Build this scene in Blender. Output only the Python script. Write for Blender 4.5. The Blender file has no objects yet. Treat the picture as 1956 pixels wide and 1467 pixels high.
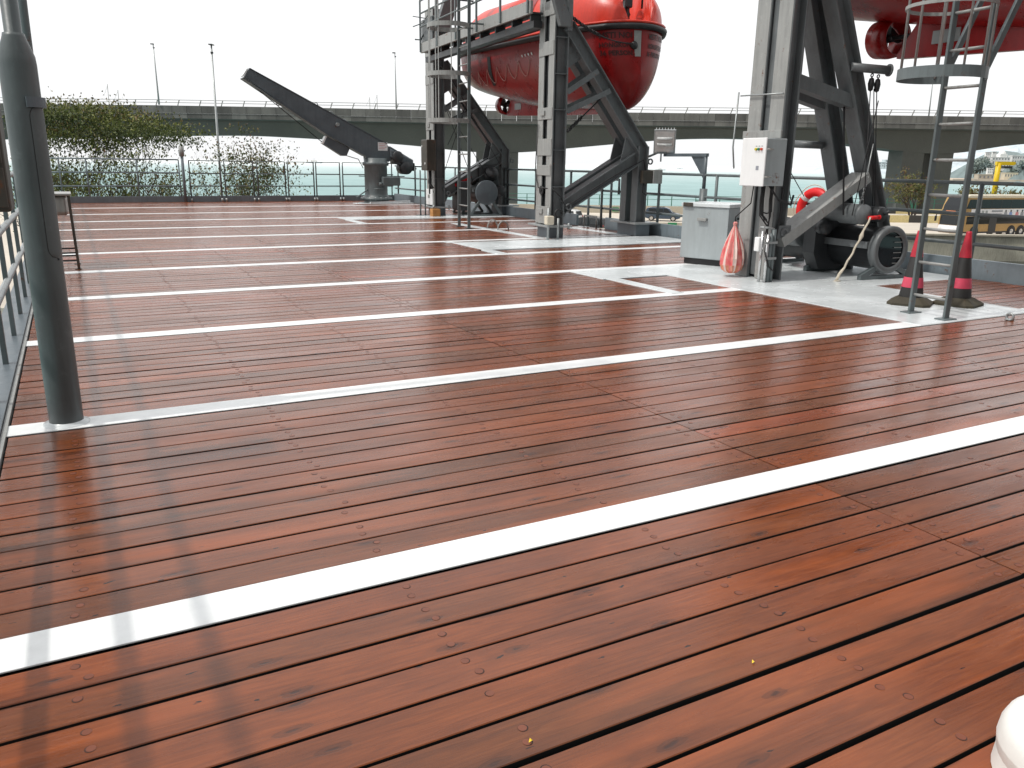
import bpy, bmesh, math, random
from mathutils import Vector as V, Matrix, Euler
random.seed(7)
R = math.radians
COL = bpy.context.scene.collection
EYE = 1.45                      # camera height above the wooden deck
YAW, PITCH, ROLL = 0.49317361, 0.2678242, 0.01524683

# ------------------------------------------------------------------ helpers
class MB:
    """Collects faces and links them as ONE mesh object."""
    def __init__(self):
        self.v = []; self.f = []; self.m = []; self.s = []; self.c = []
        self.mi = 0; self.col = (1, 1, 1, 1)
    def add(self, vs, fs, smooth=False):
        n = len(self.v); self.v += [tuple(p) for p in vs]
        for q in fs:
            self.f.append([n + i for i in q]); self.m.append(self.mi); self.s.append(smooth); self.c.append(self.col)
        return self
    def box(self, x0, x1, y0, y1, z0, z1, T=None):
        vs = [V((x, y, z)) for z in (z0, z1) for y in (y0, y1) for x in (x0, x1)]
        if T: vs = [T(*p) for p in vs]
        return self.add(vs, [(0, 2, 3, 1), (4, 5, 7, 6), (0, 1, 5, 4), (2, 6, 7, 3), (0, 4, 6, 2), (1, 3, 7, 5)])
    def bbox(self, x0, x1, y0, y1, z0, z1, r=.01, T=None, seg=2):
        bm = bmesh.new(); bmesh.ops.create_cube(bm, size=1)
        for p in bm.verts: p.co = V(((x0 + x1) / 2 + p.co.x * (x1 - x0), (y0 + y1) / 2 + p.co.y * (y1 - y0), (z0 + z1) / 2 + p.co.z * (z1 - z0)))
        bmesh.ops.bevel(bm, geom=bm.edges[:], offset=r, segments=seg, affect='EDGES', profile=.5)
        return self.bm(bm, T)
    def bm(self, bm, T=None, smooth=False):
        bm.verts.ensure_lookup_table()
        self.add([T(*p.co) if T else p.co for p in bm.verts], [[p.index for p in f.verts] for f in bm.faces], smooth); bm.free()
        return self
    def bar(self, a, b, w, h, up=(0, 0, 1)):
        """rectangular bar a->b, w across, h along 'up'"""
        a, b = V(a), V(b); d = (b - a).normalized(); up = V(up)
        s = d.cross(up)
        if s.length < 1e-4: s = d.cross(V((0, 1, 0)))
        s.normalize(); u = s.cross(d).normalized()
        vs = []
        for p in (a, b):
            for i, j in ((-1, -1), (1, -1), (1, 1), (-1, 1)): vs.append(p + s * i * w / 2 + u * j * h / 2)
        return self.add(vs, [(0, 1, 2, 3), (7, 6, 5, 4), (0, 4, 5, 1), (1, 5, 6, 2), (2, 6, 7, 3), (3, 7, 4, 0)])
    def ibeam(self, a, b, w, h, up, t=.02):
        """I section: flanges of width w (along side), depth h along 'up'"""
        a, b = V(a), V(b); up = V(up).normalized(); d = (b - a).normalized()
        up = (up - d * up.dot(d)).normalized()
        for k in (-1, 1):
            o = up * k * (h / 2 - t / 2); self.bar(a + o, b + o, w, t, up)
        return self.bar(a, b, t, h - 2 * t, up)
    def tube(self, pts, r, n=8, closed=False, cap=True):
        pts = [V(p) for p in pts]; N = len(pts); rs = r if isinstance(r, (list, tuple)) else [r] * N
        vs = []; prev = None
        for i, p in enumerate(pts):
            if closed: d = pts[(i + 1) % N] - pts[i - 1]
            else: d = pts[min(i + 1, N - 1)] - pts[max(i - 1, 0)]
            d.normalize()
            if prev is None:
                s = d.cross(V((0, 0, 1)))
                if s.length < .05: s = d.cross(V((1, 0, 0)))
            else: s = prev - d * prev.dot(d)
            s.normalize(); prev = s; u = s.cross(d)
            for k in range(n):
                t = 2 * math.pi * k / n; vs.append(p + (s * math.cos(t) + u * math.sin(t)) * rs[i])
        fs = []
        for i in range(N if closed else N - 1):
            j = (i + 1) % N
            for k in range(n):
                l = (k + 1) % n; fs.append((i * n + k, j * n + k, j * n + l, i * n + l))
        self.add(vs, fs, True)
        if cap and not closed:
            m = len(self.v) - N * n
            for q in ([m + k for k in range(n)], [m + (N - 1) * n + k for k in range(n)][::-1]):
                self.f.append(q); self.m.append(self.mi); self.s.append(False); self.c.append(self.col)
        return self
    def cyl(self, a, b, r, r2=None, n=16): return self.tube([a, b], [r, r if r2 is None else r2], n)
    def lathe(self, o, prof, n=24, axis=(0, 0, 1)):
        o = V(o); ax = V(axis).normalized(); s = ax.cross(V((0, 0, 1)))
        if s.length < .01: s = V((1, 0, 0))
        s.normalize(); u = ax.cross(s); vs = []
        for r, z in prof:
            for k in range(n):
                t = 2 * math.pi * k / n; vs.append(o + ax * z + (s * math.cos(t) + u * math.sin(t)) * r)
        fs = [(i * n + k, i * n + (k + 1) % n, (i + 1) * n + (k + 1) % n, (i + 1) * n + k) for i in range(len(prof) - 1) for k in range(n)]
        return self.add(vs, fs, True)
    def disc(self, o, r, axis, n=20):
        o = V(o); ax = V(axis).normalized(); s = ax.cross(V((0, 0, 1)))
        if s.length < .01: s = V((1, 0, 0))
        s.normalize(); u = ax.cross(s)
        return self.add([o + (s * math.cos(2 * math.pi * k / n) + u * math.sin(2 * math.pi * k / n)) * r for k in range(n)], [list(range(n))])
    def prism(self, poly, T, t0, t1):
        """poly of (p,q); T(p,q,t) maps to world; extruded t0..t1"""
        n = len(poly)
        vs = [T(p, q, t0) for p, q in poly] + [T(p, q, t1) for p, q in poly]
        return self.add(vs, [list(range(n))[::-1], list(range(n, 2 * n))] + [(i, (i + 1) % n, n + (i + 1) % n, n + i) for i in range(n)])
    def quad(self, *p): return self.add(p, [tuple(range(len(p)))])
    def torus(self, o, axis, Rr, r, n=24, m=10, a0=0, a1=2 * math.pi):
        o = V(o); ax = V(axis).normalized(); s = ax.cross(V((0, 0, 1)))
        if s.length < .01: s = V((1, 0, 0))
        s.normalize(); u = ax.cross(s); full = abs(a1 - a0) > 6.28
        k = n if full else n + 1
        return self.tube([o + (s * math.cos(a0 + (a1 - a0) * i / n) + u * math.sin(a0 + (a1 - a0) * i / n)) * Rr for i in range(k)], r, m, closed=full)
    def build(self, name, mats, parent=None, loc=None):
        if not isinstance(mats, (list, tuple)): mats = [mats]
        o0 = V(loc) if loc is not None else (V(parent['o3']) if parent is not None and 'o3' in parent else V((0, 0, 0)))
        me = bpy.data.meshes.new(name)
        me.from_pydata([tuple(V(p) - o0) for p in self.v], [], self.f)
        me.polygons.foreach_set('material_index', self.m); me.polygons.foreach_set('use_smooth', self.s)
        for m in mats: me.materials.append(m)
        if any(c != (1, 1, 1, 1) for c in self.c):
            at = me.color_attributes.new('tint', 'FLOAT_COLOR', 'CORNER'); buf = []
            for f, c in zip(self.f, self.c): buf += list(c) * len(f)
            at.data.foreach_set('color', buf)
        bm = bmesh.new(); bm.from_mesh(me)
        if not getattr(self, 'keep', False): bmesh.ops.recalc_face_normals(bm, faces=bm.faces[:])
        bm.to_mesh(me); bm.free(); me.update()
        o = bpy.data.objects.new(name, me); COL.objects.link(o)
        o['o3'] = tuple(o0)
        if parent is not None:
            o.parent = parent
            if loc is not None: o.location = o0 - V(parent['o3'])
        else: o.location = o0
        return o

def tag(o, label, cat, group=None):
    o['label'] = label; o['category'] = cat
    if group: o['group'] = group
    return o
def thing(name, label, cat, loc, group=None):
    o = bpy.data.objects.new(name, None); COL.objects.link(o); o.location = loc; o['o3'] = tuple(loc); o.empty_display_size = .1
    return tag(o, label, cat, group)
def struct(o):
    o['kind'] = 'structure'; return o
def kids(o): return [c for c in ALLKIDS.get(o.name, [])]
def copy_tree(o, parent=None):
    c = o.copy(); COL.objects.link(c)
    if parent is not None: c.parent = parent
    for ch in [x for x in COL.objects if x.parent == o]: copy_tree(ch, c)
    return c

# camera basis; ray helpers give real points on planes of the place
def basis():
    fw = V((math.sin(YAW) * math.cos(PITCH), math.cos(YAW) * math.cos(PITCH), -math.sin(PITCH)))
    rt = V((math.cos(YAW), -math.sin(YAW), 0)); up = rt.cross(fw)
    return rt * math.cos(ROLL) + up * math.sin(ROLL), up * math.cos(ROLL) - rt * math.sin(ROLL), fw
RT, UP, FW = basis()
CAM = V((0, 0, EYE))
def ray(px, py): return RT * ((px - 978) / 1538.24) - UP * ((py - 733.5) / 1538.24) + FW
def G(px, py, z=0): d = ray(px, py); return CAM + d * ((z - EYE) / d.z)
EU = V((math.cos(YAW), -math.sin(YAW), 0)); EV = V((math.sin(YAW), math.cos(YAW), 0))
def DP(px, py, v): d = ray(px, py); return CAM + d * (v / d.dot(EV))
def W(u, v, z): return EU * u + EV * v + V((0, 0, z))
def pu(px, v): return DP(px, 310, v).dot(EU)
# davit frame of reference (a outboard, b forward along the ship side)
EX = V((.9979, -.0645, 0)); EY = V((.0645, .9979, 0)); OO = V((8.35, 14.03, 0))
def L(a, b, z): return OO + EX * a + EY * b + V((0, 0, z))

# ------------------------------------------------------------------ materials
def nt(name):
    m = bpy.data.materials.new(name); m.use_nodes = True; t = m.node_tree
    return m, t, t.nodes['Principled BSDF']
def ramp(t, src, stops):
    r = t.nodes.new('ShaderNodeValToRGB'); e = r.color_ramp.elements
    while len(e) < len(stops): e.new(.5)
    for k, (p, c) in zip(e, stops): k.position = p; k.color = (*c, 1) if len(c) == 3 else c
    t.links.new(src, r.inputs[0]); return r.outputs[0]
def coords(t, scale=(1, 1, 1), kind='Object'):
    c = t.nodes.new('ShaderNodeTexCoord'); mp = t.nodes.new('ShaderNodeMapping'); mp.inputs['Scale'].default_value = scale
    t.links.new(c.outputs[kind], mp.inputs[0]); return mp.outputs[0]
def noise(t, vec, scale, detail=4, rough=.55, dist=0):
    n = t.nodes.new('ShaderNodeTexNoise'); n.inputs['Scale'].default_value = scale; n.inputs['Detail'].default_value = detail
    n.inputs['Roughness'].default_value = rough; n.inputs['Distortion'].default_value = dist; t.links.new(vec, n.inputs['Vector']); return n.outputs[0]
def mix(t, fac, a, b, mode='MIX'):
    n = t.nodes.new('ShaderNodeMix'); n.data_type = 'RGBA'; n.blend_type = mode
    for i, x in ((0, fac), (6, a), (7, b)):
        if hasattr(x, 'is_linked') or hasattr(x, 'node'): t.links.new(x, n.inputs[i])
        else: n.inputs[i].default_value = x if i == 0 else (*x, 1)
    return n.outputs[2]
def bump(t, b, h, dist=.01, strength=.5):
    n = t.nodes.new('ShaderNodeBump'); n.inputs['Distance'].default_value = dist; n.inputs['Strength'].default_value = strength
    t.links.new(h, n.inputs['Height']); t.links.new(n.outputs[0], b.inputs['Normal'])
def paint(name, c, rough=.45, var=.25, rust=0., dirt=.25, metal=0., scale=3., bmp=.25, streak=True):
    m, t, b = nt(name); o = coords(t)
    n = noise(t, o, scale, 5)
    lo = tuple(x * (1 - var) for x in c); hi = tuple(min(1, x * (1 + var)) for x in c)
    col = ramp(t, n, [(.3, lo), (.7, hi)])
    if dirt:
        s = noise(t, coords(t, (7, 7, .7) if streak else (4, 4, 4)), 2.2, 5, .65)
        f = ramp(t, s, [(.45, (0, 0, 0)), (.8, (dirt, dirt, dirt))])
        col = mix(t, f, col, tuple(x * .35 for x in c))
        s2 = noise(t, o, 11, 6, .7); f2 = ramp(t, s2, [(.58, (0, 0, 0)), (.8, (dirt * .8,) * 3)])
        col = mix(t, f2, col, tuple(min(1, x * 1.9 + .02) for x in c))
    if rust:
        r = noise(t, o, 6, 8, .75); f = ramp(t, r, [(.62 - rust * .12, (0, 0, 0)), (.70 - rust * .1, (1, 1, 1))])
        col = mix(t, f, col, (.13, .045, .015))
    t.links.new(col, b.inputs['Base Color'])
    rr = ramp(t, n, [(.3, (rough * .8,) * 3), (.7, (min(1, rough * 1.25),) * 3)]); t.links.new(rr, b.inputs['Roughness'])
    b.inputs['Metallic'].default_value = metal
    bump(t, b, noise(t, o, 25, 4), .004, bmp)
    return m
def flat(name, c, rough=.5, metal=0., emit=0):
    m, t, b = nt(name); n = noise(t, coords(t), 8, 3)
    t.links.new(ramp(t, n, [(.3, tuple(x * .85 for x in c)), (.7, tuple(min(1, x * 1.12) for x in c))]), b.inputs['Base Color'])
    b.inputs['Roughness'].default_value = rough; b.inputs['Metallic'].default_value = metal
    if emit: b.inputs['Emission Color'].default_value = (*c, 1); b.inputs['Emission Strength'].default_value = emit
    return m

M = {}
M['grey'] = paint('davit_grey', (.135, .147, .152), .42, .16, .06, .4)
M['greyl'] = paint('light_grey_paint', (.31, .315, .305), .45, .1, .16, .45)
M['dark'] = paint('dark_grey_paint', (.034, .037, .040), .4, .25, .05, .4)
M['crane'] = paint('crane_grey', (.105, .124, .139), .4, .14, .05, .35)
M['pole'] = paint('pole_grey', (.088, .104, .106), .38, .2, 0, .45, scale=2)
M['rail'] = paint('rail_grey', (.125, .15, .155), .4, .15, .1, .35)
M['coam'] = paint('coaming_grey', (.11, .133, .15), .4, .15, .0, .3)
M['toe'] = paint('bulwark_paint', (.19, .23, .255), .4, .12, .05, .35)
M['white'] = paint('white_deck_paint', (.8, .82, .82), .35, .04, 0, .2, streak=False)
M['plate'] = paint('white_plate_paint', (.66, .7, .71), .25, .1, 0, .3, scale=1.2, streak=False)
M['black'] = flat('black_rubber', (.012, .012, .013), .5)
M['wire'] = flat('wire_rope', (.02, .02, .022), .5, .3)
M['steel'] = paint('stainless_steel', (.42, .41, .39), .35, .1, 0, .4, metal=.8)
M['galv'] = paint('galvanised_steel', (.36, .38, .38), .4, .12, .1, .3, metal=.5)
M['brown'] = paint('brown_box_paint', (.055, .045, .035), .4, .3, .25, .4)
M['cab'] = paint('white_cabinet_paint', (.84, .85, .85), .35, .03, .0, .1)
M['locker'] = paint('locker_grey', (.35, .39, .40), .4, .06, .1, .22)
M['conc'] = paint('concrete', (.118, .117, .107), .9, .16, 0, .45, scale=.25, bmp=.4)
M['concl'] = paint('light_concrete', (.47, .43, .35), .9, .15, 0, .35, scale=.2, bmp=.3, streak=False)
M['concg'] = paint('stained_concrete', (.40, .39, .32), .9, .25, 0, .7, scale=.4)
M['road'] = paint('road_surface', (.60, .54, .46), .9, .12, 0, .25, scale=.12, streak=False)
M['red'] = paint('boat_red', (.27, .0045, .005), .3, .2, 0, .35)
M['orange'] = paint('boat_orange', (.66, .04, .018), .34, .12, 0, .25)
M['buoy'] = paint('buoy_red', (.75, .012, .014), .45, .1, 0, .15)
M['reflect'] = flat('reflective_tape', (.7, .71, .7), .35)
M['rope'] = flat('pale_rope', (.62, .56, .45), .9)
M['redrope'] = flat('faded_line', (.55, .3, .26), .9)
M['yellow'] = paint('yellow_paint', (.85, .56, .01), .45, .08, .0, .15)
M['timber'] = flat('raw_timber', (.42, .2, .06), .8)
M['glass'] = flat('dark_glass', (.012, .015, .018), .08)
M['glass2'] = flat('car_glass', (.012, .015, .017), .25)
M['carblack'] = flat('black_car_paint', (.006, .0065, .008), .3)
M['carblue'] = flat('blue_grey_car_paint', (.07, .10, .14), .2, .4)
M['lampred'] = flat('red_lamp', (.4, .01, .01), .2)
M['lampwhite'] = flat('clear_lamp', (.75, .76, .76), .15)
M['chrome'] = flat('bright_metal', (.6, .6, .6), .2, .9)
M['busgold'] = flat('bus_gold_paint', (.46, .29, .11), .3, .2)
M['buscream'] = flat('bus_cream_paint', (.75, .68, .52), .35)
M['busad'] = flat('bus_advert_white', (.82, .83, .86), .4)
M['adgrey'] = flat('advert_grey', (.30, .32, .36), .5)
M['adpink'] = flat('advert_pink', (.65, .25, .27), .5)
M['adblue'] = flat('advert_blue', (.22, .33, .62), .5)
M['led'] = flat('amber_sign', (.8, .25, .08), .5, 0, .5)
M['green'] = flat('green_fence_paint', (.04, .16, .11), .5)
M['signgreen'] = flat('green_sign', (.02, .22, .09), .5)
M['kerbblack'] = flat('kerb_black', (.05, .048, .045), .8)
M['kerbyellow'] = flat('kerb_yellow', (.62, .52, .26), .8)
M['coneblack'] = paint('cone_black', (.018, .017, .016), .6, .3, 0, .4)
M['conebase'] = paint('cone_base', (.05, .042, .025), .7, .35, .25, .4)
M['conered'] = paint('cone_red', (.5, .018, .04), .45, .25, 0, .35, streak=False)
M['conepink'] = paint('cone_pink', (.6, .06, .11), .4, .2, 0, .3, streak=False)
M['bollard'] = paint('bollard_white', (.8, .8, .76), .4, .04, .18, .12, streak=False)
M['lens'] = flat('lamp_glass', (.62, .66, .66), .1, .3)
M['btny'] = flat('yellow_button', (.6, .5, .02), .4); M['btng'] = flat('green_button', (.01, .2, .1), .4); M['btnr'] = flat('red_button', (.6, .06, .02), .4)
M['hill'] = None

def mat_wood():
    m, t, b = nt('stained_planks')
    at = t.nodes.new('ShaderNodeVertexColor'); at.layer_name = 'tint'
    sep = t.nodes.new('ShaderNodeSeparateColor'); t.links.new(at.outputs[0], sep.inputs[0])
    tc = t.nodes.new('ShaderNodeTexCoord')
    off = t.nodes.new('ShaderNodeVectorMath'); off.operation = 'MULTIPLY_ADD'    # shift grain per plank
    t.links.new(at.outputs[0], off.inputs[0]); off.inputs[1].default_value = (37, 11, 23); t.links.new(tc.outputs['Object'], off.inputs[2])
    def mp(s):
        k = t.nodes.new('ShaderNodeMapping'); k.inputs['Scale'].default_value = s; t.links.new(off.outputs[0], k.inputs[0]); return k.outputs[0]
    g = noise(t, mp((1.1, 22, 1)), 3.2, 7, .62, 1.2)          # long grain
    fine = noise(t, mp((4, 160, 1)), 2.0, 4, .6)
    blot = noise(t, mp((.9, 2.2, 1)), 1.7, 4, .6, .4)
    base = ramp(t, g, [(.2, (.122, .0295, .0078)), (.5, (.182, .045, .0108)), (.8, (.245, .066, .0155))])
    cath = noise(t, mp((.55, 5.5, 1)), 1.25, 3, .5, .3)                       # cathedral figure: contour lines of a slow noise
    cm = t.nodes.new('ShaderNodeMath'); cm.operation = 'MULTIPLY'; t.links.new(cath, cm.inputs[0]); cm.inputs[1].default_value = 85
    cs = t.nodes.new('ShaderNodeMath'); cs.operation = 'SINE'; t.links.new(cm.outputs[0], cs.inputs[0])
    base = mix(t, ramp(t, cs.outputs[0], [(.35, (0, 0, 0)), (.95, (.20, .20, .20))]), base, (.060, .0140, .005))
    bl = ramp(t, blot, [(.35, (.74, .72, .72)), (.7, (1.2, 1.2, 1.2))])
    base = mix(t, 1, base, bl, 'MULTIPLY')
    # plank to plank stain: red channel brightens, green reddens
    pv = ramp(t, sep.outputs[0], [(0, (.66, .80, .88)), (.45, (.95, .99, 1.0)), (.8, (1.12, 1.06, .95)), (1, (1.55, 1.12, .8))])
    base = mix(t, 1, base, pv, 'MULTIPLY')
    base = mix(t, ramp(t, fine, [(.45, (0, 0, 0)), (.75, (.16, .16, .16))]), base, (.05, .014, .006))
    org = ramp(t, noise(t, mp((.5, 5, 1)), 1.3, 3, .5), [(.54, (0, 0, 0)), (.76, (.62, .62, .62))])
    base = mix(t, org, base, (.34, .082, .02))
    # knots, drying checks
    def vor(sc, ex):
        vo = t.nodes.new('ShaderNodeTexVoronoi'); vo.voronoi_dimensions = '2D'; vo.inputs['Scale'].default_value = 1; vo.inputs['Randomness'].default_value = 1
        wob = noise(t, mp((9, 30, 1)), 1.5, 2); va = t.nodes.new('ShaderNodeVectorMath'); va.operation = 'MULTIPLY_ADD'; t.links.new(wob, va.inputs[0]); va.inputs[1].default_value = (ex, ex, 0); t.links.new(mp(sc), va.inputs[2])
        t.links.new(va.outputs[0], vo.inputs['Vector']); return vo
    vo = vor((1.9, 6.5, 1), .12)
    sc2 = t.nodes.new('ShaderNodeSeparateColor'); t.links.new(vo.outputs['Color'], sc2.inputs[0])
    on = ramp(t, sc2.outputs[0], [(.55, (0, 0, 0)), (.57, (1, 1, 1))])
    kn = mix(t, 1, ramp(t, vo.outputs['Distance'], [(.02, (.9, .9, .9)), (.05, (.45, .45, .45)), (.09, (.5, .5, .5)), (.10, (.15, .15, .15)), (.2, (0, 0, 0))]), on, 'MULTIPLY')
    base = mix(t, kn, base, (.03, .010, .006))
    vc = vor((5.5, 15, 1), .5)
    sc3 = t.nodes.new('ShaderNodeSeparateColor'); t.links.new(vc.outputs['Color'], sc3.inputs[0])
    ck = mix(t, 1, ramp(t, vc.outputs['Distance'], [(.045, (1, 1, 1)), (.075, (0, 0, 0))]), ramp(t, sc3.outputs[1], [(.86, (0, 0, 0)), (.87, (1, 1, 1))]), 'MULTIPLY')
    base = mix(t, ck, base, (.012, .005, .004))
    # dusty worn film, strongest where feet and rain dull the coat
    dust = ramp(t, noise(t, mp((.35, .9, 1)), 1.1, 5, .6), [(.42, (0, 0, 0)), (.8, (.16, .16, .16))])
    base = mix(t, dust, base, (.24, .12, .08))
    t.links.new(base, b.inputs['Base Color'])
    rg = ramp(t, noise(t, mp((.8, 3, 1)), 1.6, 5, .6), [(.3, (.13, .13, .13)), (.72, (.40, .40, .40))]); t.links.new(rg, b.inputs['Roughness'])
    b.inputs['Specular IOR Level'].default_value = .42; b.inputs['Coat Weight'].default_value = .12; b.inputs['Coat Roughness'].default_value = .12
    add = t.nodes.new('ShaderNodeMath'); add.operation = 'MULTIPLY_ADD'; t.links.new(fine, add.inputs[0]); add.inputs[1].default_value = .35; t.links.new(g, add.inputs[2])
    sub = t.nodes.new('ShaderNodeMath'); sub.operation = 'SUBTRACT'; t.links.new(add.outputs[0], sub.inputs[0]); t.links.new(kn, sub.inputs[1])
    bump(t, b, sub.outputs[0], .004, .22)
    return m
M['wood'] = mat_wood()
M['seam'] = flat('caulking_black', (.004, .004, .004), .8)
M['faint'] = flat('faded_lettering', (.045, .005, .005), .5)
M['plug'] = flat('plug_wood', (.165, .046, .02), .35)
M['plugedge'] = flat('plug_edge', (.028, .01, .006), .7)

def mat_leaf(name, stops):
    m, t, b = nt(name); at = t.nodes.new('ShaderNodeVertexColor'); at.layer_name = 'tint'
    sp = t.nodes.new('ShaderNodeSeparateColor'); t.links.new(at.outputs[0], sp.inputs[0])
    t.links.new(ramp(t, sp.outputs[0], stops), b.inputs['Base Color']); b.inputs['Roughness'].default_value = .6
    return m
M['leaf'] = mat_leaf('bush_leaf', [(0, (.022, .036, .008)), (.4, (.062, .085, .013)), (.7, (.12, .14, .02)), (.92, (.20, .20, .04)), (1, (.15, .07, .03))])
M['leafdry'] = mat_leaf('dry_leaf', [(0, (.03, .045, .012)), (.5, (.07, .09, .018)), (.7, (.16, .14, .035)), (1, (.12, .045, .022))])
M['bark'] = flat('bark', (.06, .045, .036), .9)
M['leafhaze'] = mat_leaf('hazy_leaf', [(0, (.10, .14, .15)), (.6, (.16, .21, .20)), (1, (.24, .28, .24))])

def mat_sea():
    m, t, b = nt('sea_water')
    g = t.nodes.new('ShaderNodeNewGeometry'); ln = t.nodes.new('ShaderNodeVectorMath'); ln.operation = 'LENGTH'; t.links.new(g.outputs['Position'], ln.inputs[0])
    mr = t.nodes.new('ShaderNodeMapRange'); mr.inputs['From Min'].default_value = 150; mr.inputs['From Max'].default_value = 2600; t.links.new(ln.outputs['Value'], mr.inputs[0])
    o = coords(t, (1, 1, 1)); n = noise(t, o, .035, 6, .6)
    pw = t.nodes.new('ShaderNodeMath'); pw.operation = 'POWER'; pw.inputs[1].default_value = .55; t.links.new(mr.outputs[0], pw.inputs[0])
    col = ramp(t, pw.outputs[0], [(0, (.20, .33, .325)), (.3, (.31, .45, .445)), (.6, (.56, .65, .65)), (.85, (.82, .86, .86)), (1, (.92, .93, .93))])  # distance haze painted into the water colour, teal to near white
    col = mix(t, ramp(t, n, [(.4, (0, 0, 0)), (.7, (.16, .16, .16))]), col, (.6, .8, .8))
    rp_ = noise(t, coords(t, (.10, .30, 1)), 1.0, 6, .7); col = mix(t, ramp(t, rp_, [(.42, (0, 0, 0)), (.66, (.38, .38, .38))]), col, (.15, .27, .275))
    t.links.new(col, b.inputs['Base Color']); b.inputs['Roughness'].default_value = .6; b.inputs['Specular IOR Level'].default_value = .25
    bump(t, b, noise(t, coords(t, (.25, .7, 1)), .9, 5, .65), .6, .5)
    return m
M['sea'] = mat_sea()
M['dock'] = flat('dock_water_dark', (.03, .035, .03), .25)

# ------------------------------------------------------------------ the deck
XL, XR, YN, YF = -.44, 10.86, -3.2, 30.1
STRIPS = [2.578 - 2.345 * k for k in (2, 1)] + [2.578, 4.95, 7.36, 9.60, 11.86, 14.17, 16.50, 18.88, 21.25, 23.95, 26.9]
SW = .098           # half width of a white strip
SEAMS = [2.97, 6.05, 9.13]
hull = MB(); hull.box(-.75, 11.2, -9, 30.5, -7.5, -.081); struct(hull.build('ship_hull', M['coam']))
base = MB(); base.box(XL - .02, XR + .03, YN, YF, -.08, -.058); struct(base.build('deck_underlay', M['seam']))

# white steel plates let into the planking: rectangles (x0,x1,y0,y1)
PLATES = [(6.0, 10.84, 8.70, 9.50), (7.06, 10.84, 6.87, 8.70), (7.06, 8.93, 4.86, 6.87), (6.05, 6.24, 7.36, 8.70),
          (6.14, 10.84, 12.5, 13.86), (6.08, 6.27, 11.86, 12.5), (6.08, 6.2, 13.86, 14.17),
          (8.12, 8.32, 14.2, 18.4), (10.2, 10.42, 14.2, 17.2), (6.05, 10.84, 20.15, 21.2), (6.0, 6.18, 18.9, 20.15)]
def in_plate(x, y): return any(a + .001 < x < b - .001 and c + .001 < y < d - .001 for a, b, c, d in PLATES)
deck = MB()
rng = random.Random(3)
def plank(x0, x1, y0, y1):
    # cut away what the plates cover
    segs = [(x0, x1)]
    for a, b, c, d in PLATES:
        if min(y1, d) - max(y0, c) > .3 * (y1 - y0):
            ns = []
            for p, q in segs:
                if b <= p or a >= q: ns.append((p, q)); continue
                if a - p > .03: ns.append((p, a - .006))
                if q - b > .03: ns.append((b + .006, q))
            segs = ns
    deck.col = (min(1, max(0, rng.gauss(.45, .22)) if rng.random() > .05 else rng.uniform(.86, .97)), rng.random(), rng.random(), 1)
    h = rng.uniform(-.0015, .0015); tl = 0; ch = .0025
    for p, q in segs:
        zt = h
        vs = [(p, y0, -.06), (q, y0, -.06), (q, y1, -.06), (p, y1, -.06),
              (p, y0, zt - ch), (q, y0, zt - ch), (q, y1, zt - ch), (p, y1, zt - ch),
              (p, y0 + ch, zt - tl), (q, y0 + ch, zt - tl), (q, y1 - ch, zt + tl), (p, y1 - ch, zt + tl)]
        deck.mi = 0
        deck.add(vs, [(4, 5, 9, 8), (6, 7, 11, 10), (5, 6, 10, 9), (7, 4, 8, 11), (8, 9, 10, 11)])
        deck.mi = 3; deck.add(vs[:8], [(0, 1, 5, 4), (1, 2, 6, 5), (2, 3, 7, 6), (3, 0, 4, 7)])
    return h
def plugs(x, y0, y1, h):
    if y0 > 15 or in_plate(x, (y0 + y1) / 2): return
    w = y1 - y0
    for fy in (.29, .71):
        if rng.random() < .06: continue
        cx, cy = x + rng.uniform(-.02, .02), y0 + w * fy + rng.uniform(-.006, .006); r = .0125
        c = deck.col
        n = 14
        deck.mi = 2; k = rng.uniform(0, 6.28)
        e = .0028 if rng.random() < .75 else .004; ox, oy = .0016 * math.cos(k), .0016 * math.sin(k)
        deck.add([(cx + ox + (r + e * .55) * math.cos(2 * math.pi * i / n), cy + oy + (r + e * .55) * math.sin(2 * math.pi * i / n), h + .0005) for i in range(n)], [list(range(n))])
        deck.mi = 1
        deck.add([(cx + r * math.cos(2 * math.pi * i / n), cy + r * math.sin(2 * math.pi * i / n), h + .0009) for i in range(n)], [list(range(n))])
bounds = [YN] + STRIPS + [YF]
for i in range(len(bounds) - 1):
    ya = bounds[i] + (SW + .006 if i > 0 else 0); yb = bounds[i + 1] - (SW + .020 if i < len(bounds) - 2 else 0)
    n = max(1, round((yb - ya) / .167)); p = (yb - ya) / n
    cuts = [ya] + [ya + p * k + rng.uniform(-.004, .004) for k in range(1, n)] + [yb]
    xs = [XL] + SEAMS + [XR]
    for k in range(n):
        for j in range(len(xs) - 1):
            g0, g1 = rng.choice((.005, .006, .007, .0085, .0105)), rng.choice((.005, .0065, .008, .0095, .012))
            y0 = cuts[k] + (g0 if k else 0); y1 = cuts[k + 1] - (g1 if k < n - 1 else 0)
            x0 = xs[j] + (.003 if j else 0); x1 = xs[j + 1] - (.003 if j < len(xs) - 2 else 0)
            h = plank(x0, x1, y0, y1)
            for q in range(-1, 12):
                x = -.13 + 1.028 * q
                s = [e for e in SEAMS if abs(e - x) < .2]
                for xx in ([s[0] - .07, s[0] + .07] if s else [x]):
                    if x0 + .02 < xx < x1 - .02: plugs(xx, y0, y1, h)
struct(deck.build('wood_deck', [M['wood'], M['plug'], M['plugedge'], M['seam']]))
for y in STRIPS:
    s = MB(); s.bbox(XL - .03, XR, y - SW, y + SW, -.004, .0 + .003, .0015, seg=1)
    struct(s.build('white_strip', M['white']))
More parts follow.
